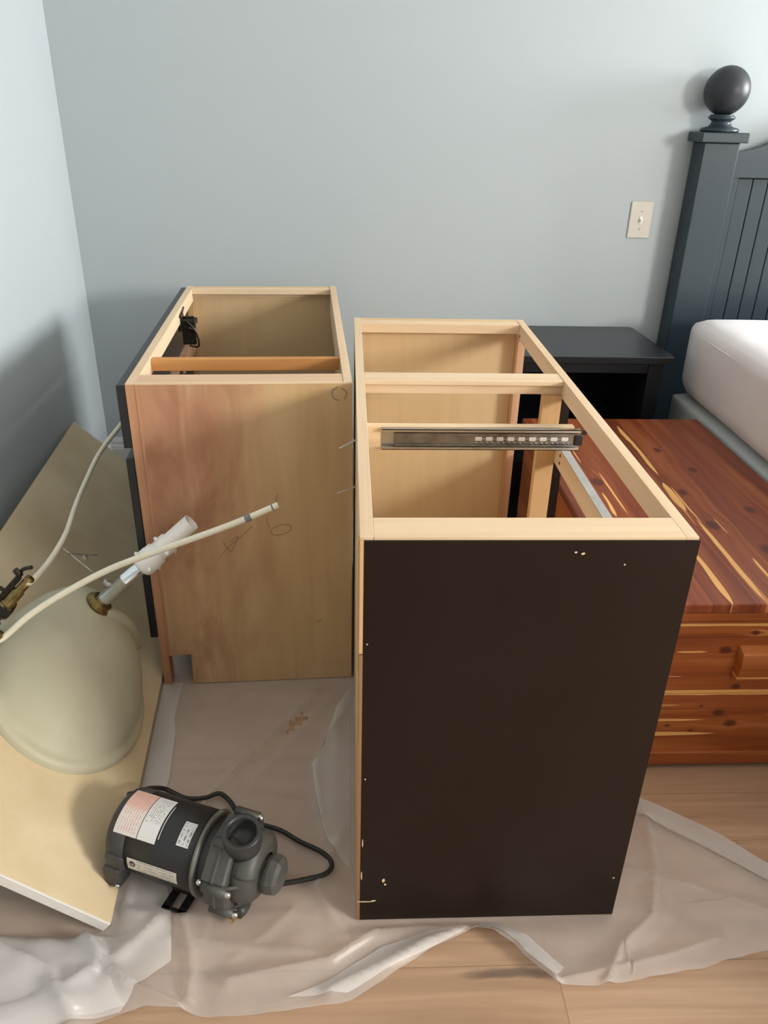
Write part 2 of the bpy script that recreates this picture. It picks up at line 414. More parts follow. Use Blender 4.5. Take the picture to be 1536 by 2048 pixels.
    # two long screws poking out of the back edge
    for (y, z, dx, dz) in ((0.50, 0.742, -0.040, -0.010), (0.50, 0.640, -0.044, -0.004)):
        m = MB(); a = Vector((0.006, y, z)); bq = a+Vector((dx, -0.03, dz)); pts = []; rr = []
        for q in range(25):
            pts.append(a.lerp(bq, q/24)); rr.append(0.0012 if q % 2 else 0.0020)
        rr[-1] = 0.0004
        m.tube(pts, rr, 8, sub=1); tag(m.build('screw', M_steel, c), 'bright screw sticking out of the back')
cabinet_near()

# ------------------------------------------------------------------ lighter cabinet behind, on the left
def cabinet_far():
    c = empty('vanity_cabinet', (-0.466, 1.5935, 0.003), 0.0507,
              'open-topped vanity cabinet with a bare stained plywood end, standing behind the sink top', 'cabinet')
    D, L, H = 0.4755, 1.0057, 0.794
    TK = 0.088
    m = MB()
    m.prism([(0.019, TK), (0.074, TK+0.004), (0.072, 0), (D, 0), (D, H-0.003), (0.019, H-0.003)], 0.0, 0.012, 'y')
    ep = m.build('end_panel', M_stained, c)
    m = MB(); m.box((0.0195, 0.002, H-0.003), (D-0.0195, 0.014, H), 0.0003); m.build('edge_band', M_maple_x, ep)
    ccx, ccz = 0.308, 0.440
    m = MB(); m.tube([(ccx+0.026*math.cos(a/16*6.3)+0.004*math.sin(a/5), -0.0006, ccz+0.014*math.sin(a/16*6.3+0.4)) for a in range(18)], 0.0005, 5, sub=3); m.build('pencil_mark', M_pencil, ep)
    m = MB(); m.tube([(0.165, -0.0006, 0.372), (0.19, -0.0006, 0.40), (0.225, -0.0006, 0.432), (0.245, -0.0006, 0.452)], 0.0005, 5); m.build('pencil_mark', M_pencil, ep)
    m = MB(); m.tube([(0.175, -0.0006, 0.415), (0.19, -0.0006, 0.385), (0.200, -0.0006, 0.40), (0.21, -0.0006, 0.425), (0.19, -0.0006, 0.41)], 0.0005, 5); m.build('pencil_mark', M_pencil, ep)
    m = MB(); m.tube([(0.305, -0.0006, 0.508), (0.302, -0.0006, 0.520), (0.307, -0.0006, 0.532)], 0.0005, 5); m.build('pencil_mark', M_pencil, ep)
    m = MB(); m.tube([(0.285, -0.0006, 0.445), (0.28, -0.0006, 0.46), (0.278, -0.0006, 0.472)], 0.0005, 5); m.build('pencil_mark', M_pencil, ep)
    m = MB(); m.tube([(0.445, -0.0006, 0.785), (0.432, -0.0006, 0.775), (0.436, -0.0006, 0.758), (0.447, -0.0006, 0.755)], 0.0008, 5); m.build('pencil_mark', M_pencil, ep)
    m = MB(); m.tube([(0.452, -0.0006, 0.782), (0.463, -0.0006, 0.772), (0.458, -0.0006, 0.757)], 0.0008, 5); m.build('pencil_mark', M_pencil, ep)
    m = MB(); m.tube([(0.39, -0.0006, 0.176), (0.396, -0.0006, 0.180), (0.402, -0.0006, 0.181)], 0.001, 5); m.build('pencil_mark', M_pencil, ep)
    m = MB(); m.box((0.0, 0.003, 0.0), (0.0185, 0.040, H-0.040)); m.box((0.0, 0.0005, 0.0), (0.0185, 0.003, H-0.003)); m.box((0.0185, -0.0005, TK), (0.026, 0.006, H-0.004), 0.002); m.build('face_frame_stile', M_stainedge, c)
    m = MB(); m.box((0.0, 0.003, H-0.040), (0.019, L, H), 0.0005); m.build('face_frame_rail', M_maple, c)
    m = MB(); m.box((0.0, L-0.04, 0.0), (0.019, L, H-0.040)); m.build('face_frame_stile', M_maple_z, c)
    m = MB(); m.box((0.0, 0.04, 0.605), (0.019, L-0.04, 0.645)); m.build('face_frame_rail', M_pinkstile, c)
    m = MB(); m.box((0.0, 0.04, 0.088), (0.019, L-0.04, 0.128)); m.build('face_frame_rail', M_maple, c)
    m = MB(); m.box((0.019, 0.012, H-0.018), (D-0.019, 0.066, H-0.0005), 0.001); m.build('nailer', wood('pinkish_nailer', srgb(222, 190, 160), srgb(202, 166, 134), 'x'), c)
    m = MB(); m.box((0.019, 0.200, H-0.034), (D-0.012, 0.219, H-0.006), 0.001); m.build('brace', M_pine_brace, c)
    m = MB(); m.box((0.0195, L-0.014, 0), (D-0.0195, L, H-0.001)); m.box((D-0.0195, L-0.014, 0), (D-0.001, L, H-0.0905)); m.build('far_panel', M_veneer, c)
    m = MB(); m.box((0.019, L-0.044, H-0.018), (D-0.019, L-0.014, H-0.001), 0.001); m.box((0.019, L-0.020, H-0.030), (D-0.019, L-0.014, H-0.018)); m.build('nailer', M_maple_x, c)
    m = MB(); m.box((D-0.019, 0.0125, H-0.09), (D, L, H+0.0005), 0.0005); m.box((D-0.019, 0.002, H-0.003), (D, 0.0125, H+0.0005)); m.build('back_rail', M_maple, c)
    m = MB(); m.box((D-0.006, 0.014, 0), (D-0.001, L-0.014, H-0.09)); m.build('back_panel', M_veneer, c)
    m = MB(); m.box((0.019, 0.012, 0.09), (D-0.006, L-0.014, 0.105)); m.build('bottom_panel', M_veneer, c)
    m = MB(); m.box((0.075, 0.012, 0.0), (0.087, L-0.014, 0.088)); m.build('toe_kick', M_black, c)
    m = MB(); m.box((-0.019, 0.0, 0.649), (-0.001, L-0.01, H-0.003), 0.002); m.build('drawer_front', M_black, c)
    for (y0, y1) in ((0.0, 0.496), (0.500, L-0.01)):
        m = MB()
        m.box((-0.019, y0, 0.146), (-0.001, y1, 0.625), 0.002)
        m.box((-0.0215, y0+0.06, 0.206), (-0.019, y1-0.06, 0.565), 0.001)
        m.build('door', M_black, c)
    # spring hinges inside the frame
    def hinge(y, z, s):
        m = MB()
        m.box((0.012, y-0.030*s, z-0.012*s), (0.022, y+0.030*s, z+0.030*s), 0.003)
        m.box((0.022, y-0.024*s, z-0.050*s), (0.060*s, y-0.020*s, z+0.022*s), 0.003)
        m.box((0.022, y+0.012*s, z-0.040*s), (0.056*s, y+0.016*s, z+0.024*s), 0.003)
        m.box((0.022, y-0.024*s, z+0.012*s), (0.050*s, y+0.014*s, z+0.018*s), 0.002)
        m.tube([(0.024, y-0.045*s, z+0.035*s), (0.020, y+0.045*s, z+0.042*s)], 0.0035*s, 8, sub=1)
        m.tube([(0.040, y-0.034*s, z+0.020*s), (0.062*s, y-0.034*s, z-0.010*s), (0.066*s, y-0.030*s, z-0.052*s), (0.040, y-0.026*s, z-0.052*s)], 0.0028*s, 8)
        m.lathe([(0, 0.012), (0.004, 0.011), (0.0055, 0.006), (0.0055, 0)], frame_matrix((0.045*s, y-0.026*s, z), (0, -1, 0)), 12)
        return m
    h = hinge(0.70, 0.742, 1.0).build('hinge', M_darkmetal, c)
    p = MB(); p.box((0.058, 0.674, 0.755), (0.068, 0.6765, 0.772)); p.box((0.046, 0.668, 0.739), (0.062, 0.671, 0.742)); p.build('pin', M_chrome, h)
    hinge(0.60, 0.600, 1.0).build('hinge', M_black, c)
cabinet_far()

# ------------------------------------------------------------------ sink top leaning on the wall
def vanity_top():
    C0 = Vector((-0.4196, 0.9195, 0.012)); C0 += Vector((0, 0, 0.010))
    u = Vector((-0.07632432, 0.99706499, -0.00599996)); w = Vector((-0.7250936, -0.05137269, 0.68673148)); n = Vector((0.68440768, 0.05676485, 0.72688643))
    M = Matrix((u, w, n)).transposed().to_4x4(); M.translation = C0
    Wd = lambda s, t, h: C0+u*s+w*t+n*h
    root = empty('sink_countertop', (-0.55, 1.7, 0.003), 0, 'beige sink countertop tipped against the left wall, showing its underside with bulging bowl', 'sink countertop')
    inv = Matrix.Translation(-Vector(root.location))
    def fin(name, mb, mat, parent=None, label=None):
        mb.bm.transform(inv); o = mb.build(name, mat, parent or root)
        if label: o['label'] = label
        return o
    t = NT('rough_beige_slab'); v = t.coord(); nn = t.noise(v, 3.5, 4); nf = t.noise(v, 240, 2)
    c = t.ramp(nn, [(0.3, srgb(200, 180, 144)), (0.5, srgb(214, 196, 162)), (0.7, srgb(228, 212, 180))]); c = t.mix(t.math('MULTIPLY', nf, 0.18), c, srgb(160, 130, 90))
    t.set(col=c, rough=0.55, spec=0.3); t.bump(nf, 0.15, 0.001); M_slab = t.m
    L, W = 1.61, 0.514
    m = MB(); m.box((0, 0, -0.020), (L, W, 0), 0.002, M=M)
    fin('slab', m, M_slab)
    Mg = plain('white_gelcoat', (0.72, 0.69, 0.65), 0.4, var=0.04)
    for a_, b_ in ((-0.0035, 0.0005), (L-0.001, L+0.0035)):
        m = MB(); m.box((a_, 0.002, -0.0195), (b_, W, 0.001), 0.001, M=M); fin('edge_band', m, Mg, label='pale cast edge')
    # bowl: egg-shaped rim flaring into a deep bowl, drain off centre
    t = NT('grey_green_bowl'); v = t.coord(); nn = t.noise(v, 6, 3)
    t.set(col=t.ramp(nn, [(0.3, srgb(176, 172, 148)), (0.7, srgb(192, 187, 164))]), rough=0.5, spec=0.35); t.bump(t.noise(v, 10, 2), 0.05, 0.01); M_bowl = t.m
    cs, ct, ds, dt, A, B, Hh = 0.475, 0.228, 0.585, 0.273, 0.218, 0.186, 0.148
    prof = [(1.06, 0.0), (1.06, 0.010), (1.045, 0.016), (1.01, 0.018), (0.98, 0.019), (0.955, 0.024), (0.935, 0.036), (0.90, 0.052), (0.84, 0.070), (0.75, 0.090), (0.63, 0.109), (0.48, 0.126), (0.33, 0.138), (0.20, 0.145), (0.12, Hh), (0.0, Hh)]
    b = MB(); seg = 64; prev = None
    for (r, h) in prof:
        k = min(1, h/Hh)**1.6
        ox, oy = cs+(ds-cs)*k, ct+(dt-ct)*k
        ring = [b.bm.verts.new(Wd(ox+A*r*math.cos(a), oy+B*r*math.sin(a), h)) for a in [2*math.pi*i/seg for i in range(seg)]] if r > 0 else [b.bm.verts.new(Wd(ox, oy, h))]
        if prev:
            for i in range(seg):
                j = (i+1) % seg
                f = b.bm.faces.new([prev[i], prev[j], ring[j], ring[i]] if len(ring) > 1 else [prev[i], prev[j], ring[0]]); f.smooth = True
        prev = ring
    bowl = fin('sink_bowl', b, M_bowl, label='grey-green sink bowl, underside up')
    # overflow channel running down the far side of the bowl
    o_ = MB(); pts = []
    for q in range(12):
        f_ = q/11; a = math.radians(38)
        pts.append(Wd(ds-0.0+(-0.01)*(1-f_)+0.0+f_*0.07, dt-0.02-f_*0.13, Hh-0.006-0.085*f_**2.2))
    o_.tube(pts, 0.016, 14, sub=2); fin('overflow_channel', o_, M_bowl, bowl)
    # drain
    dpos = Wd(ds, dt, Hh-0.004); pd = (Wd(0.608, 0.243, 0.43)-dpos).normalized()
    F = frame_matrix(dpos, pd)
    d = MB(); d.lathe([(0.0, 0), (0.031, 0), (0.033, 0.004), (0.031, 0.009), (0.027, 0.011), (0.026, 0.016), (0.023, 0.018), (0.016, 0.018)], F, 32)
    drain = fin('drain_flange', d, M_brass)
    d = MB(); d.lathe([(0.0168, 0.012), (0.0168, 0.088), (0.0176, 0.089), (0.0176, 0.092), (0.0165, 0.093), (0.0165, 0.165)], F, 28); pipe = fin('tailpipe', d, M_chrome, drain)
    d = MB(); d.lathe([(0.0158, 0.142), (0.026, 0.140), (0.0285, 0.146), (0.0285, 0.172), (0.027, 0.176), (0.027, 0.186), (0.0225, 0.190), (0.0225, 0.200), (0.024, 0.202), (0.024, 0.224),
                       (0.0195, 0.228), (0.0195, 0.293), (0.0172, 0.293), (0.0172, 0.20)], F, 28)
    for zz, r_ in ((0.158, 0.028), (0.213, 0.024)):
        for q in range(4):
            a = q*math.pi/2+0.5
            d.lathe([(0, 0.009), (0.0035, 0.009), (0.005, 0.0)], F @ frame_matrix((r_*math.cos(a), r_*math.sin(a), zz), (math.cos(a), math.sin(a), 0), (0, 0, 1)), 10)
    fin('trap_fitting', d, M_whiteplastic, drain, 'white plastic slip-joint fitting')
    # pop-up rod
    r0 = dpos+pd*0.055
    d = MB(); d.lathe([(0.0, 0.0), (0.009, 0.0), (0.0095, 0.008), (0.007, 0.012), (0.007, 0.02), (0, 0.02)], frame_matrix(r0+(Wd(0.613, 0.409, 0.2)-r0).normalized()*0.012, Wd(0.613, 0.409, 0.2)-r0), 12)
    d.tube([r0+(Wd(0.613, 0.409, 0.2)-r0)*0.1, Wd(0.613, 0.409, 0.2)], 0.0022, 8, sub=1)
    d.box((-0.006, -0.005, -0.004), (0.006, 0.005, 0.006), 0.002, M=frame_matrix(Wd(0.628, 0.358, 0.2), n))
    rod = fin('pop_up_rod', d, plain('dull_rod', (0.42, 0.40, 0.37), 0.3, metal=0.8), drain)
    d = MB(); d.tube([Wd(0.598, 0.400, 0.2), Wd(0.615, 0.385, 0.201), Wd(0.640, 0.360, 0.200), Wd(0.652, 0.345, 0.203), Wd(0.668, 0.333, 0.2)], 0.0012, 6)
    fin('spring_clip', d, M_steel, drain)
    # supply valves
    def valve(s, t_, h1, name_tube, tube_pts):
        base = Wd(s, t_, 0.0); top = Wd(s, t_, h1); ax = (top-base).normalized(); Fm = frame_matrix(base, ax, u)
        d = MB(); d.lathe([(0.0, 0), (0.030, 0), (0.031, 0.004), (0.028, 0.009), (0.020, 0.010), (0.020, 0.024), (0.0125, 0.025), (0.0125, h1*0.45), (0.017, h1*0.46), (0.018, h1*0.62), (0.012, h1*0.64), (0.0125, h1*0.80), (0.0095, h1*0.82), (0.0095, h1), (0, h1)], Fm, 20)
        v_ = fin('supply_valve', d, M_brass)
        d = MB(); d.lathe([(0.0185, h1*0.46), (0.0205, h1*0.50), (0.0205, h1*0.60), (0.0185, h1*0.63)], Fm, 6, smooth=False)
        d.box((-0.004, 0.012, h1*0.62), (0.004, 0.024, h1*0.95), 0.002, M=Fm); d.box((-0.003, 0.010, h1*0.7), (0.003, 0.034, h1*0.74), 0.0015, M=Fm)
        d.tube([Fm @ Vector((0.0, 0.016, h1*0.9)), Fm @ Vector((0.004, 0.022, h1*1.02)), Fm @ Vector((0.0, 0.012, h1*1.12))], 0.004, 8)
        d.lathe([(0.0, -0.008), (0.006, -0.008), (0.007, 0), (0.006, 0.010), (0, 0.010)], Fm @ frame_matrix((0.0, 0.024, h1*0.98), (0, 1, 0.3), (1, 0, 0)), 10)
        fin('nut', d, M_darkmetal, v_)
        d = MB(); d.tube([top-ax*0.012]+[Vector(p) for p in tube_pts], 0.0062, 12, sub=8)
        return v_, d
    v1, d1 = valve(0.455, 0.44, 0.2, 'supply_tube', [(-0.637, 1.366, 0.458), (-0.641, 1.468, 0.440), (-0.638, 1.575, 0.448), (-0.646, 1.681, 0.464), (-0.651, 1.787, 0.479), (-0.639, 1.894, 0.515), (-0.603, 2.0, 0.557), (-0.58, 2.06, 0.585)])
    fin('supply_tube', d1, M_tube, v1)
    v2, d2 = valve(0.33, 0.432, 0.15, 'supply_tube', [(-0.653, 1.235, 0.413), (-0.598, 1.247, 0.458), (-0.53, 1.259, 0.5), (-0.444, 1.271, 0.544), (-0.341, 1.284, 0.581), (-0.258, 1.296, 0.608), (-0.193, 1.308, 0.63), (-0.131, 1.32, 0.654)])
    fin('supply_tube', d2, M_tube, v2)
    d = MB(); a = Vector((-0.193, 1.308, 0.63)); b_ = Vector((-0.131, 1.32, 0.654)); ax = (b_-a).normalized()
    d.lathe([(0.0063, -0.006), (0.0075, -0.005), (0.0075, 0.005), (0.0063, 0.006)], frame_matrix(a+ax*0.006, ax), 14)
    Mf_ = plain('grey_ferrule', (0.2, 0.19, 0.2), 0.4); fin('tube_ferrule', d, Mf_, v2)
    d = MB(); d.lathe([(0.0062, -0.0015), (0.0068, -0.001), (0.0068, 0.001), (0.0062, 0.0015)], frame_matrix(b_-ax*0.012, ax), 14)
    fin('tube_ferrule', d, Mf_, v2)
vanity_top()

# ------------------------------------------------------------------ pump
def pump():
    ang = math.atan2(-0.064, 0.166)
    root = empty('electric_pump', (-0.424, 1.074, 0.007), ang, 'black electric pump with white labels and round open port, standing on the plastic sheet', 'pump')
    Z = 0.088; R_ = 0.0735
    AX = Matrix.Rotation(math.pi/2, 4, 'Y'); AX.translation = Vector((0, 0, Z))       # local z -> +x
    M_mot = plain('motor_black', (0.014, 0.015, 0.017), 0.42, var=0.1)
    M_cap = plain('motor_cap_grey', (0.045, 0.045, 0.045), 0.5, var=0.25, scale=40)
    M_vol = plain('volute_plastic', (0.066, 0.066, 0.060), 0.5, var=0.18, scale=25, bump=0.05)
    m = MB(); m.lathe([(R_-0.004, 0.045), (R_, 0.047), (R_, 0.186), (R_-0.004, 0.188)], AX, 48); body = m.build('motor_housing', M_mot, root)
    m = MB(); m.lathe([(0, 0.002), (0.045, 0.0), (0.064, 0.003), (0.0715, 0.010), (0.0735, 0.018), (0.0742, 0.046), (0.070, 0.047)], AX, 48)
    m.box((0.006, -0.030, Z-0.078), (0.046, 0.030, Z-0.066), 0.003)
    cap = m.build('end_cap', M_cap, root)
    m = MB(); Mb = AX @ Matrix.Rotation(math.radians(62), 4, 'Z')
    m.box((0.006, -0.086, 0.026), (0.040, -0.050, 0.072), 0.005); m.box((0.010, -0.080, 0.068), (0.048, -0.050, 0.100), 0.005)
    m.build('wiring_cover', M_cap, root)
    m = MB(); m.lathe([(0, 0.004), (0.003, 0.0038), (0.0045, 0.002), (0.0045, 0)], frame_matrix((0.036, -0.086, 0.036), (0.3, -1, 0), (0, 0, 1)), 10); m.build('screw', M_steel, cap)
    # labels: curved patches with printed lines
    def patch(name, x0, x1, a0, a1, mat, parent, r=R_+0.0006, nseg=20):
        m = MB(); vs = []
        for i in range(nseg+1):
            a = math.radians(a0+(a1-a0)*i/nseg)
            vs.append([m.bm.verts.new((x, -r*math.cos(a), Z+r*math.sin(a))) for x in (x0, x1)])
        for i in range(nseg):
            f = m.bm.faces.new([vs[i][0], vs[i][1], vs[i+1][1], vs[i+1][0]]); f.smooth = True
            for lp, uv in zip(f.loops, ((0, i/nseg), (1, i/nseg), (1, (i+1)/nseg), (0, (i+1)/nseg))): lp[m.uv].uv = uv
        return m.build(name, mat, parent)
    def print_mat(name, base, ink, lines, words, thr=0.5, tint=None, vertical=True, blank=None):
        t = NT(name); tc = t.n('ShaderNodeTexCoord'); s = t.sep(tc.outputs['UV'])
        a, b = (s[0], s[1]) if vertical else (s[1], s[0])
        ln = t.math('MULTIPLY', a, lines); fr = t.math('FRACT', ln); row = t.math('FLOOR', ln)
        cb = t.n('ShaderNodeCombineXYZ'); t.val(cb.inputs[0], t.math('MULTIPLY', b, words)); t.val(cb.inputs[1], t.math('MULTIPLY', row, 7.3))
        n = t.noise(cb.outputs[0], 1.0, 3, 0.8)
        k = t.math('MULTIPLY', t.math('GREATER_THAN', n, thr), t.math('MULTIPLY', t.math('GREATER_THAN', fr, 0.3), t.math('LESS_THAN', fr, 0.75)))
        inside = t.math('MULTIPLY', t.math('MULTIPLY', t.math('GREATER_THAN', b, 0.06), t.math('LESS_THAN', b, 0.94)), t.math('MULTIPLY', t.math('GREATER_THAN', a, 0.06), t.math('LESS_THAN', a, 0.94)))
        k = t.math('MULTIPLY', k, inside)
        if blank: k = t.math('MULTIPLY', k, t.math('SUBTRACT', 1.0, t.math('MULTIPLY', t.math('GREATER_THAN', b, blank[0]), t.math('LESS_THAN', b, blank[1]))))
        col = base
        if tint: col = t.mix(t.smooth(b, tint[0], tint[1]), base, tint[2])
        t.set(col=t.mix(t.math('MULTIPLY', k, 0.75), col, ink), rough=0.4); return t.m
    l1 = print_mat('warning_label', (0.70, 0.66, 0.63), (0.62, 0.30, 0.24), 9, 46, 0.46, (0.45, 0.62, (0.68, 0.45, 0.38)))
    l2 = print_mat('rating_label', (0.70, 0.69, 0.68), (0.10, 0.10, 0.10), 9, 40, 0.50, None, True, (0.05, 0.35))
    l3 = print_mat('small_label', (0.68, 0.68, 0.68), (0.12, 0.12, 0.12), 3, 9, 0.5)
    l4 = print_mat('name_label', (0.66, 0.62, 0.54), (0.30, 0.28, 0.25), 4, 26, 0.45, None, False, (0.0, 0.2))
    tag(patch('label', 0.020, 0.068, 42, 112, l1, root, R_+0.0012), 'white warning label with red print')
    tag(patch('label', 0.069, 0.106, 42, 112, l2, root), 'white rating label with small dark print')
    tag(patch('label', 0.108, 0.1125, 46, 104, print_mat('edge_text', (0.02, 0.02, 0.022), (0.6, 0.6, 0.6), 1, 30, 0.42), root), 'line of tiny white print on black')
    tag(patch('label', 0.146, 0.170, 50, 84, l3, root), 'small white label with four marks')
    nl = tag(patch('label', 0.056, 0.158, -8, 13, l4, root), 'pale name label with a round logo')
    m = MB(); a = math.radians(4)
    m.lathe([(0.0, 0.0010), (0.0062, 0.0010), (0.0062, 0.0)], frame_matrix((0.067, -(R_+0.0004)*math.cos(a), Z+(R_+0.0004)*math.sin(a)), (0, -math.cos(a), math.sin(a))), 20)
    m.build('logo', plain('logo_dark', (0.06, 0.03, 0.06), 0.4), nl)
    m = MB()
    for (dx, dz, w_, h_) in ((-0.003, 0.0, 0.003, 0.0015), (0.002, 0.001, 0.002, 0.003), (0.0, -0.003, 0.004, 0.001)):
        m.box((0.067+dx-w_/2, -(R_+0.0020), Z+0.005+dz-h_/2), (0.067+dx+w_/2, -(R_+0.0012), Z+0.005+dz+h_/2))
    m.build('logo_glyph', plain('logo_light', (0.5, 0.48, 0.45), 0.4), nl)
    # adapter ring
    m = MB(); m.lathe([(R_-0.002, 0.184), (R_+0.004, 0.185), (R_+0.005, 0.189), (R_+0.001, 0.192), (0.066, 0.192)], AX, 48)
    m.build('mounting_ring', plain('ring_grey', (0.16, 0.16, 0.145), 0.45, metal=0.4), root)
    # pump casing: octagonal, thick, with ribs
    m = MB(); seg = 8
    Mo = AX @ Matrix.Rotation(math.radians(22.5), 4, 'Z')
    m.lathe([(0.0, 0.208), (0.078, 0.208), (0.082, 0.211), (0.084, 0.222), (0.084, 0.252), (0.080, 0.256), (0.060, 0.258)], Mo, 8, smooth=False)
    m.lathe([(0.0838, 0.2295), (0.0865, 0.231), (0.0865, 0.2335), (0.0838, 0.235)], Mo, 8, smooth=False)
    casing = m.build('pump_casing', M_vol, root)
    m = MB(); m.lathe([(0.062, 0.255), (0.066, 0.258), (0.066, 0.270), (0.060, 0.284), (0.050, 0.292), (0.036, 0.295), (0.030, 0.296)], AX, 40)
    m.lathe([(0.032, 0.285), (0.032, 0.300), (0.036, 0.303), (0.037, 0.309), (0.034, 0.322), (0.026, 0.328), (0.0, 0.329)], AX @ Matrix.Translation((0.006, 0.0, 0)), 10, smooth=False)
    # bulging scroll
    pts = []; rr = []
    for i in range(60):
        f_ = i/59; a = math.radians(-60+f_*300)
        pts.append(AX @ Vector((0.046*math.cos(a), 0.046*math.sin(a), 0.276))); rr.append(0.014+0.010*f_)
    m.tube(pts, rr, 18, sub=1)
    for q in range(6):
        a = math.radians(q*60+15); p1 = AX @ Vector((0.084*math.cos(a), 0.084*math.sin(a), 0.242)); p2 = AX @ Vector((0.030*math.cos(a), 0.030*math.sin(a), 0.292))
        m.tube([p1, (p1+p2)/2+Vector((0.010, 0, 0)), p2], 0.004, 8)
    m.build('volute', M_vol, root)
    # discharge port pointing up and toward the front
    pa = Vector((0.262, -0.010, Z+0.052)); pdv = Vector((0.06, -0.18, 1.0)).normalized(); Fp = frame_matrix(pa, pdv)
    m = MB(); m.lathe([(0.030, -0.02), (0.030, 0.020), (0.0335, 0.024), (0.0345, 0.030), (0.0345, 0.056), (0.033, 0.058), (0.0265, 0.058), (0.0255, 0.052), (0.0245, 0.026), (0.0, 0.024)], Fp, 40)
    m.build('discharge_port', plain('port_black', (0.030, 0.031, 0.032), 0.38, var=0.2), root)
    # casing screws
    for k, a in enumerate((-38, 14, 68, 125, 190, 247)):
        ar = math.radians(a-90)
        y = -0.084*math.cos(math.radians(a)); z = Z+0.084*math.sin(math.radians(a)); z = max(z, 0.012)
        bs_ = MB(); bs_.lathe([(0.0, -0.045), (0.009, -0.045), (0.009, 0.0), (0.0, 0.0)], frame_matrix((0.262, y, z), (1, 0, 0)), 14); bs_.build('screw_boss', M_vol, casing)
        m = MB(); m.lathe([(0, 0.009), (0.0035, 0.0085), (0.0062, 0.005), (0.0062, 0.0)], frame_matrix((0.262, y, z), (1, 0, 0)), 14); m.build('screw', M_steel, casing)
    m = MB(); m.lathe([(0, 0.007), (0.003, 0.0068), (0.005, 0.004), (0.005, 0.0)], frame_matrix((0.208, -0.078, Z+0.025), (0.3, -1, 0.4)), 14); m.build('screw', M_steel, casing)
    m = MB(); m.lathe([(0.066, 0.190), (0.066, 0.210)], AX, 40); m.build('neck', M_mot, root)
    # foot bracket
    m = MB(); m.box((0.150, -0.078, 0.0), (0.166, 0.050, 0.004), 0.001); m.box((0.118, -0.078, 0.0), (0.134, 0.050, 0.004), 0.001); m.box((0.118, -0.078, 0.0), (0.166, -0.070, 0.004), 0.001)
    m.box((0.118, -0.040, 0.003), (0.166, -0.036, 0.040), 0.001); m.box((0.118, 0.036, 0.003), (0.166, 0.040, 0.040), 0.001)
    m.build('foot_bracket', M_darkmetal, root)
    # cord and plug, in world coordinates
    iv = (Matrix.Translation(root.location) @ Matrix.Rotation(ang, 4, 'Z')).inverted()
    m = MB()
    m.tube([(-0.425, 1.120, 0.125), (-0.416, 1.148, 0.100), (-0.408, 1.196, 0.06), (-0.390, 1.233, 0.018), (-0.345, 1.215, 0.010), (-0.303, 1.210, 0.015), (-0.273, 1.221, 0.015), (-0.245, 1.195, 0.015),
            (-0.221, 1.155, 0.015), (-0.190, 1.142, 0.015), (-0.138, 1.123, 0.015), (-0.096, 1.094, 0.015), (-0.050, 1.067, 0.015), (-0.031, 1.040, 0.015), (-0.044, 1.018, 0.015), (-0.091, 1.005, 0.015), (-0.146, 0.994, 0.015), (-0.180, 0.972, 0.016)], 0.0048, 12, sub=8)
    m.bm.transform(iv); cord = m.build('power_cord', plain('cord_rubber', (0.014, 0.015, 0.015), 0.45), root)
    m = MB(); Pm = frame_matrix((-0.180, 0.972, 0.014), (-0.30, -0.42, 0.06), (0, 0, 1))
    m.lathe([(0.0055, -0.004), (0.0075, 0.008), (0.0095, 0.010), (0.012, 0.018), (0.014, 0.030), (0.014, 0.040), (0, 0.040)], Pm, 16, sx=0.9, sy=1.15)
    m.bm.transform(iv); plug = m.build('plug', plain('plug_dark', (0.04, 0.045, 0.04), 0.45), cord)
    m = MB(); m.box((-0.0075, -0.0075, 0.040), (0.0, -0.006, 0.058), 0.0003, M=Pm); m.box((-0.0075, 0.006, 0.040), (0.0, 0.0075, 0.058), 0.0003, M=Pm)
    m.lathe([(0.0025, 0.040), (0.0025, 0.058), (0, 0.061)], Pm @ Matrix.Translation((0.006, 0, 0)), 10)
    m.bm.transform(iv); m.build('prong', M_goldbrass, cord)
pump()

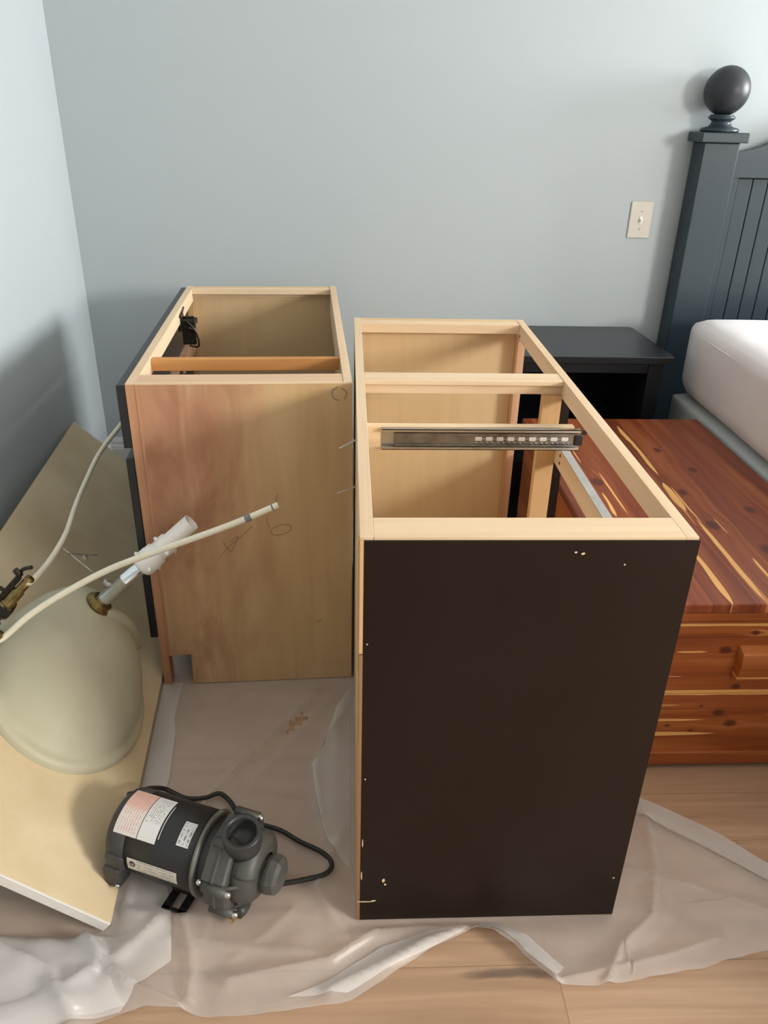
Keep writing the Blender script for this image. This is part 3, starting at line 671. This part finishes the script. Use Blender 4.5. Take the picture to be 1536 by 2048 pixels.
# ------------------------------------------------------------------ cedar chest
def cedar(name, axis, streaks=(), knots=(), plank=0.105, base=0.0, warm=1.0):
    """axis: grain direction. streaks: (centre across, half width, start along, end along, wobble); knots (along, across, r)"""
    t = NT(name); v = t.coord(); s = t.sep(v)
    al, ac = {'y': (s[1], s[0]), 'x': (s[0], s[2]), 'yz': (s[1], s[2])}[axis]
    cb = t.n('ShaderNodeCombineXYZ'); t.val(cb.inputs[0], t.math('MULTIPLY', al, 3.0)); t.val(cb.inputs[1], t.math('MULTIPLY', ac, 9.0))
    wob = t.math('SUBTRACT', t.noise(cb.outputs[0], 1.0, 3, 0.5, 0.3), 0.5)
    acw = t.math('ADD', ac, t.math('MULTIPLY', wob, 0.035))
    pid = t.math('FLOOR', t.math('DIVIDE', t.math('ADD', ac, base), plank))
    rnd = t.math('FRACT', t.math('MULTIPLY', t.math('SINE', t.math('MULTIPLY', pid, 12.7)), 43.1))
    kd = None
    for (ka, kc, kr) in knots:
        dx = t.math('DIVIDE', t.math('SUBTRACT', al, ka), kr*1.5); dy = t.math('DIVIDE', t.math('SUBTRACT', ac, kc), kr)
        d = t.math('SQRT', t.math('ADD', t.math('MULTIPLY', dx, dx), t.math('MULTIPLY', dy, dy)))
        bump_ = t.math('MULTIPLY', t.math('EXPONENT', t.math('MULTIPLY', t.math('MULTIPLY', dx, dx), -0.35)), t.math('MULTIPLY', t.math('EXPONENT', t.math('MULTIPLY', t.math('ABSOLUTE', dy), -0.5)), t.math('MULTIPLY', t.math('SIGN', dy), -kr*0.9)))
        acw = t.math('ADD', acw, bump_)
        g = t.math('SUBTRACT', 1.0, t.smooth(t.math('ADD', d, t.math('MULTIPLY', wob, 1.2)), 0.35, 1.0))
        kd = g if kd is None else t.math('MAXIMUM', kd, g)
    cg = t.n('ShaderNodeCombineXYZ'); t.val(cg.inputs[0], t.math('MULTIPLY', al, 1.6)); t.val(cg.inputs[1], t.math('MULTIPLY', acw, 60)); t.val(cg.inputs[2], t.math('MULTIPLY', rnd, 20))
    g1 = t.noise(cg.outputs[0], 1.0, 5, 0.6, 0.4)
    cg2 = t.n('ShaderNodeCombineXYZ'); t.val(cg2.inputs[0], t.math('MULTIPLY', al, 1.1)); t.val(cg2.inputs[1], t.math('MULTIPLY', acw, 24)); t.val(cg2.inputs[2], t.math('MULTIPLY', rnd, 20))
    g2 = t.noise(cg2.outputs[0], 1.0, 3, 0.5, 0.2)
    if warm > 1: c0, c1, c2, c3 = srgb(92, 40, 18), srgb(142, 72, 32), srgb(174, 98, 48), srgb(200, 130, 72)
    else: c0, c1, c2, c3 = srgb(70, 28, 16), srgb(112, 50, 26), srgb(142, 72, 38), srgb(176, 106, 60)
    c = t.ramp(g1, [(0.25, c0), (0.45, c1), (0.62, c2), (0.8, c3)])
    c = t.mix(0.6, c, t.ramp(g2, [(0.3, c0), (0.5, c1), (0.7, c3)]))
    c = t.mix(t.math('MULTIPLY', rnd, 0.3), c, c2)
    sap = srgb(226, 172, 104)
    # fine sapwood slivers
    cs_ = t.n('ShaderNodeCombineXYZ'); t.val(cs_.inputs[0], t.math('MULTIPLY', al, 2.6)); t.val(cs_.inputs[1], t.math('MULTIPLY', acw, 42)); t.val(cs_.inputs[2], t.math('ADD', t.math('MULTIPLY', rnd, 9), 3))
    c = t.mix(t.math('MULTIPLY', t.smooth(t.noise(cs_.outputs[0], 1.0, 1, 0.4), 0.70, 0.73), 0.7), c, srgb(206, 140, 84))
    for (cc, hw, a0, a1, wb) in streaks:
        mid, hl = (a0+a1)/2, (a1-a0)/2
        q = t.math('DIVIDE', t.math('SUBTRACT', al, mid), hl)
        prof = t.math('SUBTRACT', 1.0, t.math('POWER', t.math('ABSOLUTE', q), 4.0), clamp=True)
        wv = t.math('MULTIPLY', t.math('MULTIPLY', prof, hw), t.math('ADD', 1.0, t.math('MULTIPLY', wob, 1.6)))
        dist = t.math('ABSOLUTE', t.math('SUBTRACT', t.math('ADD', ac, t.math('MULTIPLY', wob, wb)), cc))
        c = t.mix(t.smooth(t.math('SUBTRACT', wv, dist), 0.0, 0.0012), c, sap)
    if kd is not None: c = t.mix(t.math('MULTIPLY', kd, 0.8), c, srgb(66, 24, 22))
    gap = t.math('LESS_THAN', t.math('FRACT', t.math('DIVIDE', t.math('ADD', ac, base), plank)), 0.012)
    c = t.mix(t.math('MULTIPLY', gap, 0.4), c, srgb(60, 22, 14))
    t.bump(g1, 0.05, 0.001); t.set(col=c, rough=0.42, spec=0.3, coat=0.08, coatr=0.25); return t.m
def chest():
    ox, oy = 0.555, 1.285
    root = empty('cedar_chest', (ox, oy, 0.0), 0, 'low red cedar chest with pale sapwood streaks, between the dark cabinet and the bed', 'chest')
    W, L = 0.568, 1.055
    st = []
    for (x0, y0, x1, y1, hw) in [(0.853, 2.283, 0.831, 1.90, .006), (0.832, 1.86, 0.840, 1.69, .007), (0.838, 1.655, 0.849, 1.29, .0055), (0.770, 1.50, 0.775, 1.28, .0065),
                                 (0.862, 1.84, 0.836, 1.62, .0022), (0.889, 1.66, 0.889, 1.57, .0018), (0.900, 1.47, 0.893, 1.35, .003), (0.650, 2.09, 0.650, 1.98, .0018), (0.686, 1.93, 0.677, 1.67, .003), (0.656, 1.80, 0.650, 1.66, .004)]:
        st.append(((x0+x1)/2-ox, hw*1.25, y1-oy, y0-oy, 0.018))
    kn = [(1.80-oy, 0.868-ox, 0.020), (1.62-oy, 0.872-ox, 0.020), (1.94-oy, 0.95-ox, .014), (1.50-oy, 0.95-ox, .022), (2.08-oy, 0.90-ox, .013), (1.70-oy, 1.0-ox, .018), (1.86-oy, 0.66-ox, .020), (1.40-oy, 0.93-ox, .012)]
    Mt = cedar('cedar_lid', 'y', st, kn, 0.095, 0.012)
    fs = [(0.390, .004, -0.2, 0.75, .010), (0.212, .0085, -0.2, 0.62, .012), (0.096, .0065, -0.2, 0.27, .006), (0.322, .0028, 0.13, 0.20, .004), (0.136, .004, -0.1, 0.24, .012), (0.178, .002, 0.10, 0.17, .006), (0.257, .0016, 0.10, 0.16, .004), (0.148, .003, 0.36, 0.5, .01)]
    fk = [(0.235, 0.326, 0.012), (0.215, 0.175, .004), (0.258, 0.155, .011), (0.290, 0.125, .012), (0.28, 0.228, .010), (0.29, 0.37, .010), (0.205, 0.105, .006), (0.15, 0.12, .006), (0.42, 0.3, .012)]
    Mf = cedar('cedar_front', 'x', fs, fk, 0.19, 0.022, warm=1.2)
    Ms = cedar('cedar_side', 'yz', [(0.35, .003, 0.1, 0.6, .01)], [], 0.12, 0.0, warm=1.2)
    m = MB(); m.box((0, 0, 0.426), (W, L, 0.450), 0.004); m.build('lid', Mt, root)
    m = MB(); m.box((0.008, 0.006, 0.402), (W-0.008, L-0.006, 0.426), 0.001)
    m.build('lid_rim', cedar('cedar_rim', 'x', [], [], 0.5, 0.1, warm=1.2), root)
    m = MB(); m.box((0.014, 0.030, 0.045), (W-0.014, L-0.012, 0.402)); m.build('carcass', Ms, root)
    m = MB(); m.box((0.014, 0.012, 0.210), (W-0.014, 0.030, 0.4015), 0.001); dr = m.build('drawer_front', Mf, root)
    m = MB(); m.prism([(0.012, 0.340), (-0.014, 0.332), (-0.018, 0.300), (-0.010, 0.262), (0.012, 0.254)], 0.262, 0.40, 'x', bevel=0.002)
    m.build('handle', cedar('cedar_handle', 'x', [(0.27, .003, 0.2, 0.5, .006)], [], 0.5, 0.1, warm=1.2), dr)
    m = MB(); m.box((0.014, 0.012, 0.049), (W-0.014, 0.030, 0.2085), 0.001); m.build('drawer_front', Mf, root)
    m = MB(); m.box((0.004, 0.002, 0.012), (W-0.004, 0.024, 0.050), 0.003); m.box((0.002, 0.024, 0.012), (0.016, L-0.02, 0.050), 0.002); m.build('base_moulding', Mf, root)
    for (x, y) in ((0.03, 0.03), (W-0.09, 0.03), (0.03, L-0.09), (W-0.09, L-0.09)):
        m = MB(); m.box((x, y, 0), (x+0.06, y+0.06, 0.045), 0.003); m.build('foot', Mf, root)
chest()

# ------------------------------------------------------------------ nightstand, bed, switch
def nightstand():
    root = empty('nightstand', (0.50, 2.45, 0), 0, 'black open-front nightstand against the back wall, beside the bed post', 'nightstand')
    W, D, H = 0.56, 0.40, 0.62
    Mk = plain('black_laminate', (0.009, 0.012, 0.015), 0.30, var=0.08, spec=0.4)
    m = MB(); m.prism([(0, 0), (W, 0), (W, 0.03), (W-0.015, D-0.015), (W-0.03, D), (0, D)], H-0.024, H, 'z', bevel=0.002); m.build('top', Mk, root)
    for x in (0.02, W-0.075):
        m = MB(); m.box((x, 0.015, 0.0), (x+0.05, D-0.02, H-0.024), 0.002); m.build('side_panel', Mk, root)
    m = MB(); m.box((0.07, D-0.035, 0.06), (W-0.075, D-0.02, H-0.024)); m.build('back_panel', Mk, root)
    m = MB(); m.box((0.07, 0.02, 0.22), (W-0.075, D-0.035, 0.24)); m.build('shelf', Mk, root)
    m = MB(); m.box((0.07, 0.02, H-0.060), (W-0.075, 0.035, H-0.024), 0.001); m.build('apron', Mk, root)
    m = MB(); m.box((0.07, 0.018, 0.02), (W-0.075, 0.032, 0.22), 0.001); m.build('drawer_front', Mk, root)
nightstand()

def bed():
    Mn = plain('slate_blue_paint', (0.020, 0.034, 0.045), 0.38, var=0.06, scale=8, spec=0.35)
    Mball = plain('dark_ball', (0.020, 0.024, 0.030), 0.45, var=0.15, spec=0.4)
    root = empty('bed_frame', (1.2245, 2.84, 0), 0, 'dark slate-blue headboard with a square ball-topped post and beadboard panel', 'bed')
    ox, oy = root.location.x, root.location.y
    m = MB(); m.box((1.164-ox, 2.79-oy, 0), (1.285-ox, 2.885-oy, 1.242), 0.004); post = m.build('post', Mn, root)
    m = MB(); m.box((1.146-ox, 2.772-oy, 1.242), (1.303-ox, 2.893-oy, 1.272), 0.003)
    m.build('post_cap', Mn, post)
    T = Matrix.Translation((0, -0.005, 1.272))
    m = MB(); m.lathe([(0, 0), (0.058, 0), (0.062, 0.005), (0.058, 0.012), (0.040, 0.016), (0.032, 0.024), (0.030, 0.032), (0.036, 0.036), (0.042, 0.040), (0.042, 0.046), (0.035, 0.050), (0.036, 0.052)], T, 40)
    m.build('finial_base', Mn, post)
    prof = []
    for i in range(25):
        a = math.pi*i/24; prof.append((max(1e-7, 0.071*math.sin(a)) if 0 < i < 24 else 0, 0.048+0.0725-0.0725*math.cos(a)))
    m = MB(); m.lathe(prof, T, 48); tag(m.build('ball_finial', Mball, post), 'round dark ball finial')
    x0 = 1.285-ox; x1 = 2.75-ox
    # arched top rail
    m = MB(); top = []
    for i in range(41):
        f = i/40; x = x0+(x1-x0)*f; d = f*(x1-x0)
        z = 1.213+0.16*math.sin(min(1, d/0.45)*math.pi/2)**2 if d < 0.45 else 1.213+0.16-0.02*math.cos((d-0.45)/(x1-x0-0.9)*math.pi*2)*0 
        dd = (x1-x0)-d
        if dd < 0.45: z = 1.213+0.16*math.sin(min(1, dd/0.45)*math.pi/2)**2
        top.append((x, z))
    m.prism([(x0, 1.135)]+top+[(x1, 1.135)], -0.005, 0.035, 'y', bevel=0.0); m.build('top_rail', Mn, root)
    m = MB(); m.box((x0, 0.0, 0.3), (x0+0.042, 0.035, 1.135), 0.001); m.build('panel_stile', Mn, root)
    m = MB(); x = x0+0.045
    while x < x1-0.05:
        m.box((x, 0.010, 0.35), (x+0.052, 0.022, 1.132), 0.003); x += 0.0535
    m.box((x0+0.04, 0.018, 0.35), (x1, 0.024, 1.134))
    m.build('beadboard_panel', Mn, root)
    m = MB(); m.box((2.75-ox, 2.79-oy, 0), (2.871-ox, 2.885-oy, 1.242), 0.004); m.build('post', Mn, root)
bed()
BED = bpy.data.objects['bed_frame']
def mattress():
    t = NT('white_mattress_cover'); v = t.coord(); n = t.noise(v, 3, 4, 0.5, 0.5); nf = t.noise(v, 120, 2)
    t.set(col=t.ramp(n, [(0.3, (0.70, 0.66, 0.665)), (0.7, (0.78, 0.755, 0.76))]), rough=0.5, spec=0.4, coat=0.2, coatr=0.3); t.bump(n, 0.6, 0.02); Mm = t.m
    def soft(name, a, b, bev, mat, amp, label=None, cat=None, parent=None, loc=None):
        bm = bmesh.new(); bmesh.ops.create_cube(bm, size=1)
        for q in bm.verts: q.co = Vector(((a[0]+b[0])/2+q.co.x*(b[0]-a[0]), (a[1]+b[1])/2+q.co.y*(b[1]-a[1]), (a[2]+b[2])/2+q.co.z*(b[2]-a[2])))
        bmesh.ops.subdivide_edges(bm, edges=list(bm.edges), cuts=24, use_grid_fill=True)
        ce = Vector(((a[0]+b[0])/2, (a[1]+b[1])/2, (a[2]+b[2])/2)); hf = Vector(((b[0]-a[0])/2, (b[1]-a[1])/2, (b[2]-a[2])/2))
        for q in bm.verts:      # rounded box
            d = q.co-ce; inner = Vector([max(-(hf[i]-bev[i]), min(hf[i]-bev[i], d[i])) for i in range(3)])
            e = d-inner
            en = Vector([e[i]/bev[i] if bev[i] else 0 for i in range(3)])
            if en.length > 1: en = en.normalized()
            q.co = ce+inner+Vector([en[i]*bev[i] for i in range(3)])
            nz = noise.noise(q.co*4.0)*amp
            q.co.z += nz*(0.3 if q.co.z < ce.z else 1.0); q.co.x += noise.noise(q.co*3.0+Vector((5, 0, 0)))*amp
            if loc: q.co -= Vector(loc)
        m = MB(); m.merge(bm, None, 0, True); o = m.build(name, mat, parent)
        if loc and not parent: o.location = loc
        return tag(o, label, cat)
    L0 = (1.9, 1.5, 0.447)
    mt = soft('mattress', (1.160, 0.45, 0.448), (2.75, 2.66, 0.715), (0.05, 0.10, 0.055), Mm, 0.004, 'white plastic-covered mattress on the bed at the right edge', 'mattress', None, L0)
    m = MB(); P = []
    x0, y1, r = 1.163, 2.66, 0.10
    P = [(1.168, 0.6, 0.668), (1.167, 1.2, 0.666), (1.167, 1.8, 0.669), (1.166, 2.2, 0.667), (1.167, 2.50, 0.668), (1.178, 2.60, 0.668), (1.22, 2.65, 0.668), (1.30, 2.661, 0.668), (2.2, 2.661, 0.668)]
    m.tube(P, 0.006, 8, sub=6); m.bm.transform(Matrix.Translation(-Vector(L0))); m.build('piping', Mm, mt)
    t = NT('grey_box_spring_fabric'); v = t.coord(); n = t.noise(v, 200, 2); t.set(col=t.ramp(n, [(0.3, (0.36, 0.39, 0.39)), (0.7, (0.46, 0.49, 0.49))]), rough=0.6)
    soft('box_spring', (1.148, 0.42, 0.20), (2.76, 2.64, 0.446), (0.02, 0.04, 0.02), t.m, 0.002, 'grey box spring under the white mattress', 'box spring', None, (1.9, 1.5, 0.2))
    # low frame that carries the box spring
    m = MB(); m.box((1.25, 0.5, 0.16), (2.7, 2.6, 0.199)); 
    for x in (1.28, 2.60):
        for y in (0.55, 2.5): m.box((x, y, 0), (x+0.05, y+0.05, 0.17))
    m.bm.transform(Matrix.Translation(-Vector(BED.location)))
    m.build('support_frame', M_darkmetal, BED)
mattress()
def light_switch():
    root = empty('light_switch', (1.0305, 2.90, 0.987), 0, 'ivory toggle light switch on the blue-grey back wall, left of the bed post', 'light switch')
    Mi = plain('ivory_plastic', (0.62, 0.57, 0.50), 0.35, var=0.03)
    m = MB(); m.prism([(-0.040, -0.061), (0.040, -0.061), (0.040, 0.061), (-0.040, 0.061)], -0.007, 0.0, 'y', bevel=0.003); m.build('switch_plate', Mi, root)
    m = MB(); m.box((-0.005, -0.009, -0.012), (0.005, -0.0065, 0.012)); m.prism([(-0.004, -0.006), (0.004, -0.006), (0.004, 0.004), (-0.004, 0.004)], -0.020, -0.007, 'y', bevel=0.0015)
    m.build('toggle', plain('white_toggle', (0.8, 0.78, 0.74), 0.3), root)
    for z in (-0.030, 0.030):
        m = MB(); m.lathe([(0, 0.001), (0.0028, 0.0008), (0.003, 0)], frame_matrix((0, -0.007, z), (0, -1, 0)), 12); m.build('screw', M_steel, root)
light_switch()

# ------------------------------------------------------------------ plastic sheet
def sheet():
    def film(name, base):
        t = NT(name)
        v = t.coord(); n = t.noise(t.coord(scale=(5, 5, 5)), 1.0, 3, 0.5, 1.0); n2 = t.noise(t.coord(scale=(4, 4, 4)), 1.0, 4, 0.55, 2.5)
        tr = t.n('ShaderNodeBsdfTransparent'); tr.inputs[0].default_value = (0.99, 0.985, 0.98, 1)
        mx = t.n('ShaderNodeMixShader')
        t.set(col=(0.86, 0.84, 0.83), rough=0.28, spec=0.7)
        tl = t.n('ShaderNodeBsdfTranslucent'); tl.inputs[0].default_value = (0.84, 0.83, 0.84, 1)
        m2 = t.n('ShaderNodeMixShader'); m2.inputs[0].default_value = 0.25
        t.link(t.b.outputs[0], m2.inputs[1]); t.link(tl.outputs[0], m2.inputs[2])
        lw = t.n('ShaderNodeLayerWeight'); lw.inputs[0].default_value = 0.35
        op = t.math('ADD', t.math('MULTIPLY', n2, 0.10), base)
        op = t.math('ADD', op, t.math('MULTIPLY', t.math('POWER', lw.outputs['Facing'], 1.5), 0.5), clamp=True)
        t.link(op, mx.inputs[0]); t.link(tr.outputs[0], mx.inputs[1]); t.link(m2.outputs[0], mx.inputs[2]); t.link(mx.outputs[0], t.out.inputs[0])
        t.bump(n, 0.35, 0.006); return t.m
    M_film, M_fold = film('milky_plastic_film', 0.30), film('folded_plastic_film', 0.50)
    near = [(-0.93, 0.60), (-0.70, 0.66), (-0.536, 0.72), (-0.43, 0.745), (-0.331, 0.776), (-0.223, 0.762), (-0.120, 0.768), (-0.037, 0.776), (0.004, 0.783), (0.070, 0.822), (0.145, 0.866), (0.215, 0.893), (0.238, 0.897),
            (0.294, 0.858), (0.351, 0.797), (0.400, 0.794), (0.454, 0.796), (0.593, 0.819), (0.747, 0.851), (0.95, 0.90)]
    def N(x):
        for (a, b), (c, d) in zip(near, near[1:]):
            if a <= x <= c: return b+(d-b)*(x-a)/(c-a)
        return near[-1][1]
    def Fa(x):
        pts = [(0.50, 1.30), (0.643, 1.199), (0.737, 1.13), (0.834, 1.03), (0.951, 0.902)]
        if x < 0.49: return 2.55
        for (a, b), (c, d) in zip(pts, pts[1:]):
            if x <= c: return b+(d-b)*(x-a)/(c-a)
        return 0.9
    ridges = [  # polyline, height, width
        ([(-0.20, 0.815), (-0.082, 0.834), (-0.031, 0.844), (0.017, 0.878), (0.052, 0.902)], 0.020, 0.016),
        ([(0.048, 0.902), (0.10, 0.909), (0.141, 0.912), (0.190, 0.906), (0.225, 0.893)], 0.018, 0.012),
        ([(-0.03, 0.795), (0.06, 0.832), (0.14, 0.874), (0.215, 0.898)], 0.016, 0.012),
        ([(0.23, 0.895), (0.27, 0.878), (0.31, 0.850), (0.352, 0.802)], 0.022, 0.014),
        ([(0.35, 0.802), (0.42, 0.815), (0.55, 0.840), (0.66, 0.87)], 0.012, 0.02),
        ([(0.44, 0.80), (0.48, 0.86), (0.56, 0.92), (0.60, 1.02), (0.62, 1.14)], 0.016, 0.014),
        ([(0.54, 1.02), (0.66, 0.98), (0.78, 0.92)], 0.010, 0.014), ([(0.60, 1.14), (0.72, 1.05), (0.82, 0.97)], 0.012, 0.015),
        ([(-0.30, 0.93), (-0.27, 0.86), (-0.262, 0.79)], 0.020, 0.014), ([(-0.31, 0.90), (-0.22, 0.885), (-0.12, 0.872), (-0.03, 0.86)], 0.008, 0.016),
        ([(-0.46, 0.90), (-0.41, 0.845), (-0.35, 0.80), (-0.27, 0.772)], 0.026, 0.016), ([(-0.62, 0.88), (-0.50, 0.83), (-0.44, 0.76)], 0.020, 0.02),
        ([(-0.34, 0.925), (-0.385, 0.862), (-0.46, 0.80)], 0.018, 0.014),
        ([(-0.305, 1.20), (-0.202, 1.362), (-0.072, 1.56)], 0.014, 0.008), ([(-0.26, 1.16), (-0.15, 1.35), (-0.04, 1.53)], 0.003, 0.010),
        ([(0.00, 1.50), (-0.045, 1.40), (-0.075, 1.30), (-0.064, 1.21), (-0.045, 1.11)], 0.012, 0.010),
        ([(0.005, 1.15), (-0.02, 1.09), (-0.06, 1.00), (-0.03, 0.93), (0.0, 0.89)], 0.010, 0.012),
        ([(-0.45, 1.10), (-0.43, 1.02), (-0.40, 0.95)], 0.016, 0.014),
        ([(-0.10, 0.95), (-0.15, 0.90), (-0.20, 0.86)], 0.006, 0.014)]
    def segd(p, a, b):
        ax, ay = a; bx, by = b; dx, dy = bx-ax, by-ay; q = ((p[0]-ax)*dx+(p[1]-ay)*dy)/(dx*dx+dy*dy); q = max(0, min(1, q))
        return math.hypot(p[0]-ax-dx*q, p[1]-ay-dy*q)
    def flat(x, y):
        k = 1.0
        for (x0, y0, x1, y1) in ((0.005, 0.925, 0.50, 2.2), (-0.53, 1.585, 0.03, 2.65), (0.50, 1.22, 1.2, 2.4), (-0.40, 0.975, -0.26, 1.10)):
            dx = max(x0-x, 0, x-x1); dy = max(y0-y, 0, y-y1); d = math.hypot(dx, dy); k = min(k, d/0.035)
        db = x-(-0.415-(y-0.92)*0.077)                      # the board stands on this line
        if y > 0.90: k = min(k, max(0.0, db)/0.04)
        return max(0, min(1, k))
    def H(x, y):
        h = 0
        for pl, hh, w in ridges:
            d = min(segd((x, y), a, b) for a, b in zip(pl, pl[1:]))
            if d < 3*w: h = max(h, 1.15*hh*math.exp(-(d/w)*1.25))
        base = 0.004*(noise.noise(Vector((x*6, y*6, 1)))+0.8)+0.003*noise.noise(Vector((x*17, y*17, 3)))
        if y < 0.95: base *= 1.6
        if x < -0.25 and y < 1.0: base *= 1.7
        return 0.0012+max(0, base+h)*flat(x, y)
    def inpoly(x, y, P):
        c = False
        for i in range(len(P)):
            a, b = P[i], P[i-1]
            if (a[1] > y) != (b[1] > y) and x < (b[0]-a[0])*(y-a[1])/(b[1]-a[1])+a[0]: c = not c
        return c
    hole = [(-0.145, 1.413), (-0.142, 1.437), (-0.128, 1.461), (-0.111, 1.474), (-0.092, 1.466), (-0.104, 1.446), (-0.121, 1.441), (-0.132, 1.424)]
    m = MB(); xs = [-0.93+i*(0.951+0.93)/300 for i in range(301)]; rows = 150; G = []
    for x in xs:
        a, b = N(x), max(Fa(x), N(x)+0.002); c = []
        for j in range(rows+1):
            f = (j/rows)**(1.8 if b > 2 else 1.0)
            y = a+(b-a)*f; yy = y
            if j == 0: yy += 0.004*noise.noise(Vector((x*25, 0, 0)))
            c.append(m.bm.verts.new((x, yy, H(x, y))))
        G.append(c)
    for i in range(300):
        for j in range(rows):
            cx = (G[i][j].co.x+G[i+1][j].co.x)/2; cy_ = (G[i][j].co.y+G[i][j+1].co.y)/2
            if inpoly(cx, cy_, hole): continue
            f = m.bm.faces.new([G[i][j], G[i+1][j], G[i+1][j+1], G[i][j+1]]); f.smooth = True
    # folded-over layers of the same film
    def flap(P, lift, amp, cell=0.008):
        x0 = min(p[0] for p in P); x1 = max(p[0] for p in P); y0 = min(p[1] for p in P); y1 = max(p[1] for p in P)
        tb = bmesh.new(); f = tb.faces.new([tb.verts.new((p[0], p[1], 0)) for p in P])
        k = x0+cell
        while k < x1:
            bmesh.ops.bisect_plane(tb, geom=tb.verts[:]+tb.edges[:]+tb.faces[:], plane_co=(k, 0, 0), plane_no=(1, 0, 0)); k += cell
        k = y0+cell
        while k < y1:
            bmesh.ops.bisect_plane(tb, geom=tb.verts[:]+tb.edges[:]+tb.faces[:], plane_co=(0, k, 0), plane_no=(0, 1, 0)); k += cell
        for q in tb.verts:
            x, y = q.co.x, q.co.y
            d = min(segd((x, y), P[i-1], P[i]) for i in range(len(P)))
            fl = flat(x, y)
            q.co.z = H(x, y)+0.0008+0.0026*fl+(lift*min(1, d/0.02)+amp*(noise.noise(Vector((x*12, y*12, 9+lift*100)))+0.6))*fl
        m.merge(tb, None, 1, True)
    flap([(-0.470, 1.60), (-0.421, 1.60), (-0.416, 1.465), (-0.404, 1.414), (-0.39, 1.275), (-0.392, 1.215), (-0.435, 1.16), (-0.445, 1.255), (-0.453, 1.367), (-0.462, 1.501)], 0.002, 0.001)
    flap([(0.004, 1.578), (-0.029, 1.494), (-0.053, 1.36), (-0.079, 1.299), (-0.068, 1.213), (-0.046, 1.109), (-0.015, 1.061), (0.004, 1.038)], 0.003, 0.002)
    big = [(-0.446, 1.043), (-0.435, 1.06), (-0.418, 1.042), (-0.341, 1.007), (-0.322, 0.95), (-0.315, 0.921), (-0.303, 0.856), (-0.339, 0.813), (-0.366, 0.765), (-0.50, 0.74), (-0.66, 0.69), (-0.80, 0.66), (-0.80, 0.93), (-0.60, 0.915), (-0.46, 0.905), (-0.425, 0.93)]
    flap(big, 0.006, 0.002)
    flap([(-0.78, 0.70), (-0.60, 0.72), (-0.47, 0.745), (-0.42, 0.80), (-0.40, 0.86), (-0.43, 0.90), (-0.62, 0.905), (-0.78, 0.92)], 0.014, 0.006)
    flap([(-0.60, 0.71), (-0.50, 0.70+0.04), (-0.36, 0.775), (-0.39, 0.82), (-0.44, 0.845), (-0.52, 0.80), (-0.60, 0.78)], 0.020, 0.005)
    flap([(-0.10, 0.787), (0.0, 0.793), (0.10, 0.845), (0.20, 0.888), (0.225, 0.902), (0.15, 0.900), (0.06, 0.872), (-0.03, 0.815)], 0.004, 0.002)
    flap([(0.235, 0.898), (0.29, 0.866), (0.350, 0.803), (0.372, 0.825), (0.32, 0.888), (0.27, 0.912), (0.24, 0.915)], 0.003, 0.002)
    flap([(0.63, 1.20), (0.737, 1.125), (0.83, 1.03), (0.945, 0.905), (0.90, 0.90), (0.80, 0.985), (0.70, 1.075), (0.60, 1.15)], 0.003, 0.002)
    o = m.build('plastic_drop_cloth', [M_film, M_fold], None, recalc=False)
    tag(o, 'translucent plastic drop cloth wrinkled over the wood floor under the cabinets and pump', 'drop cloth')
sheet()
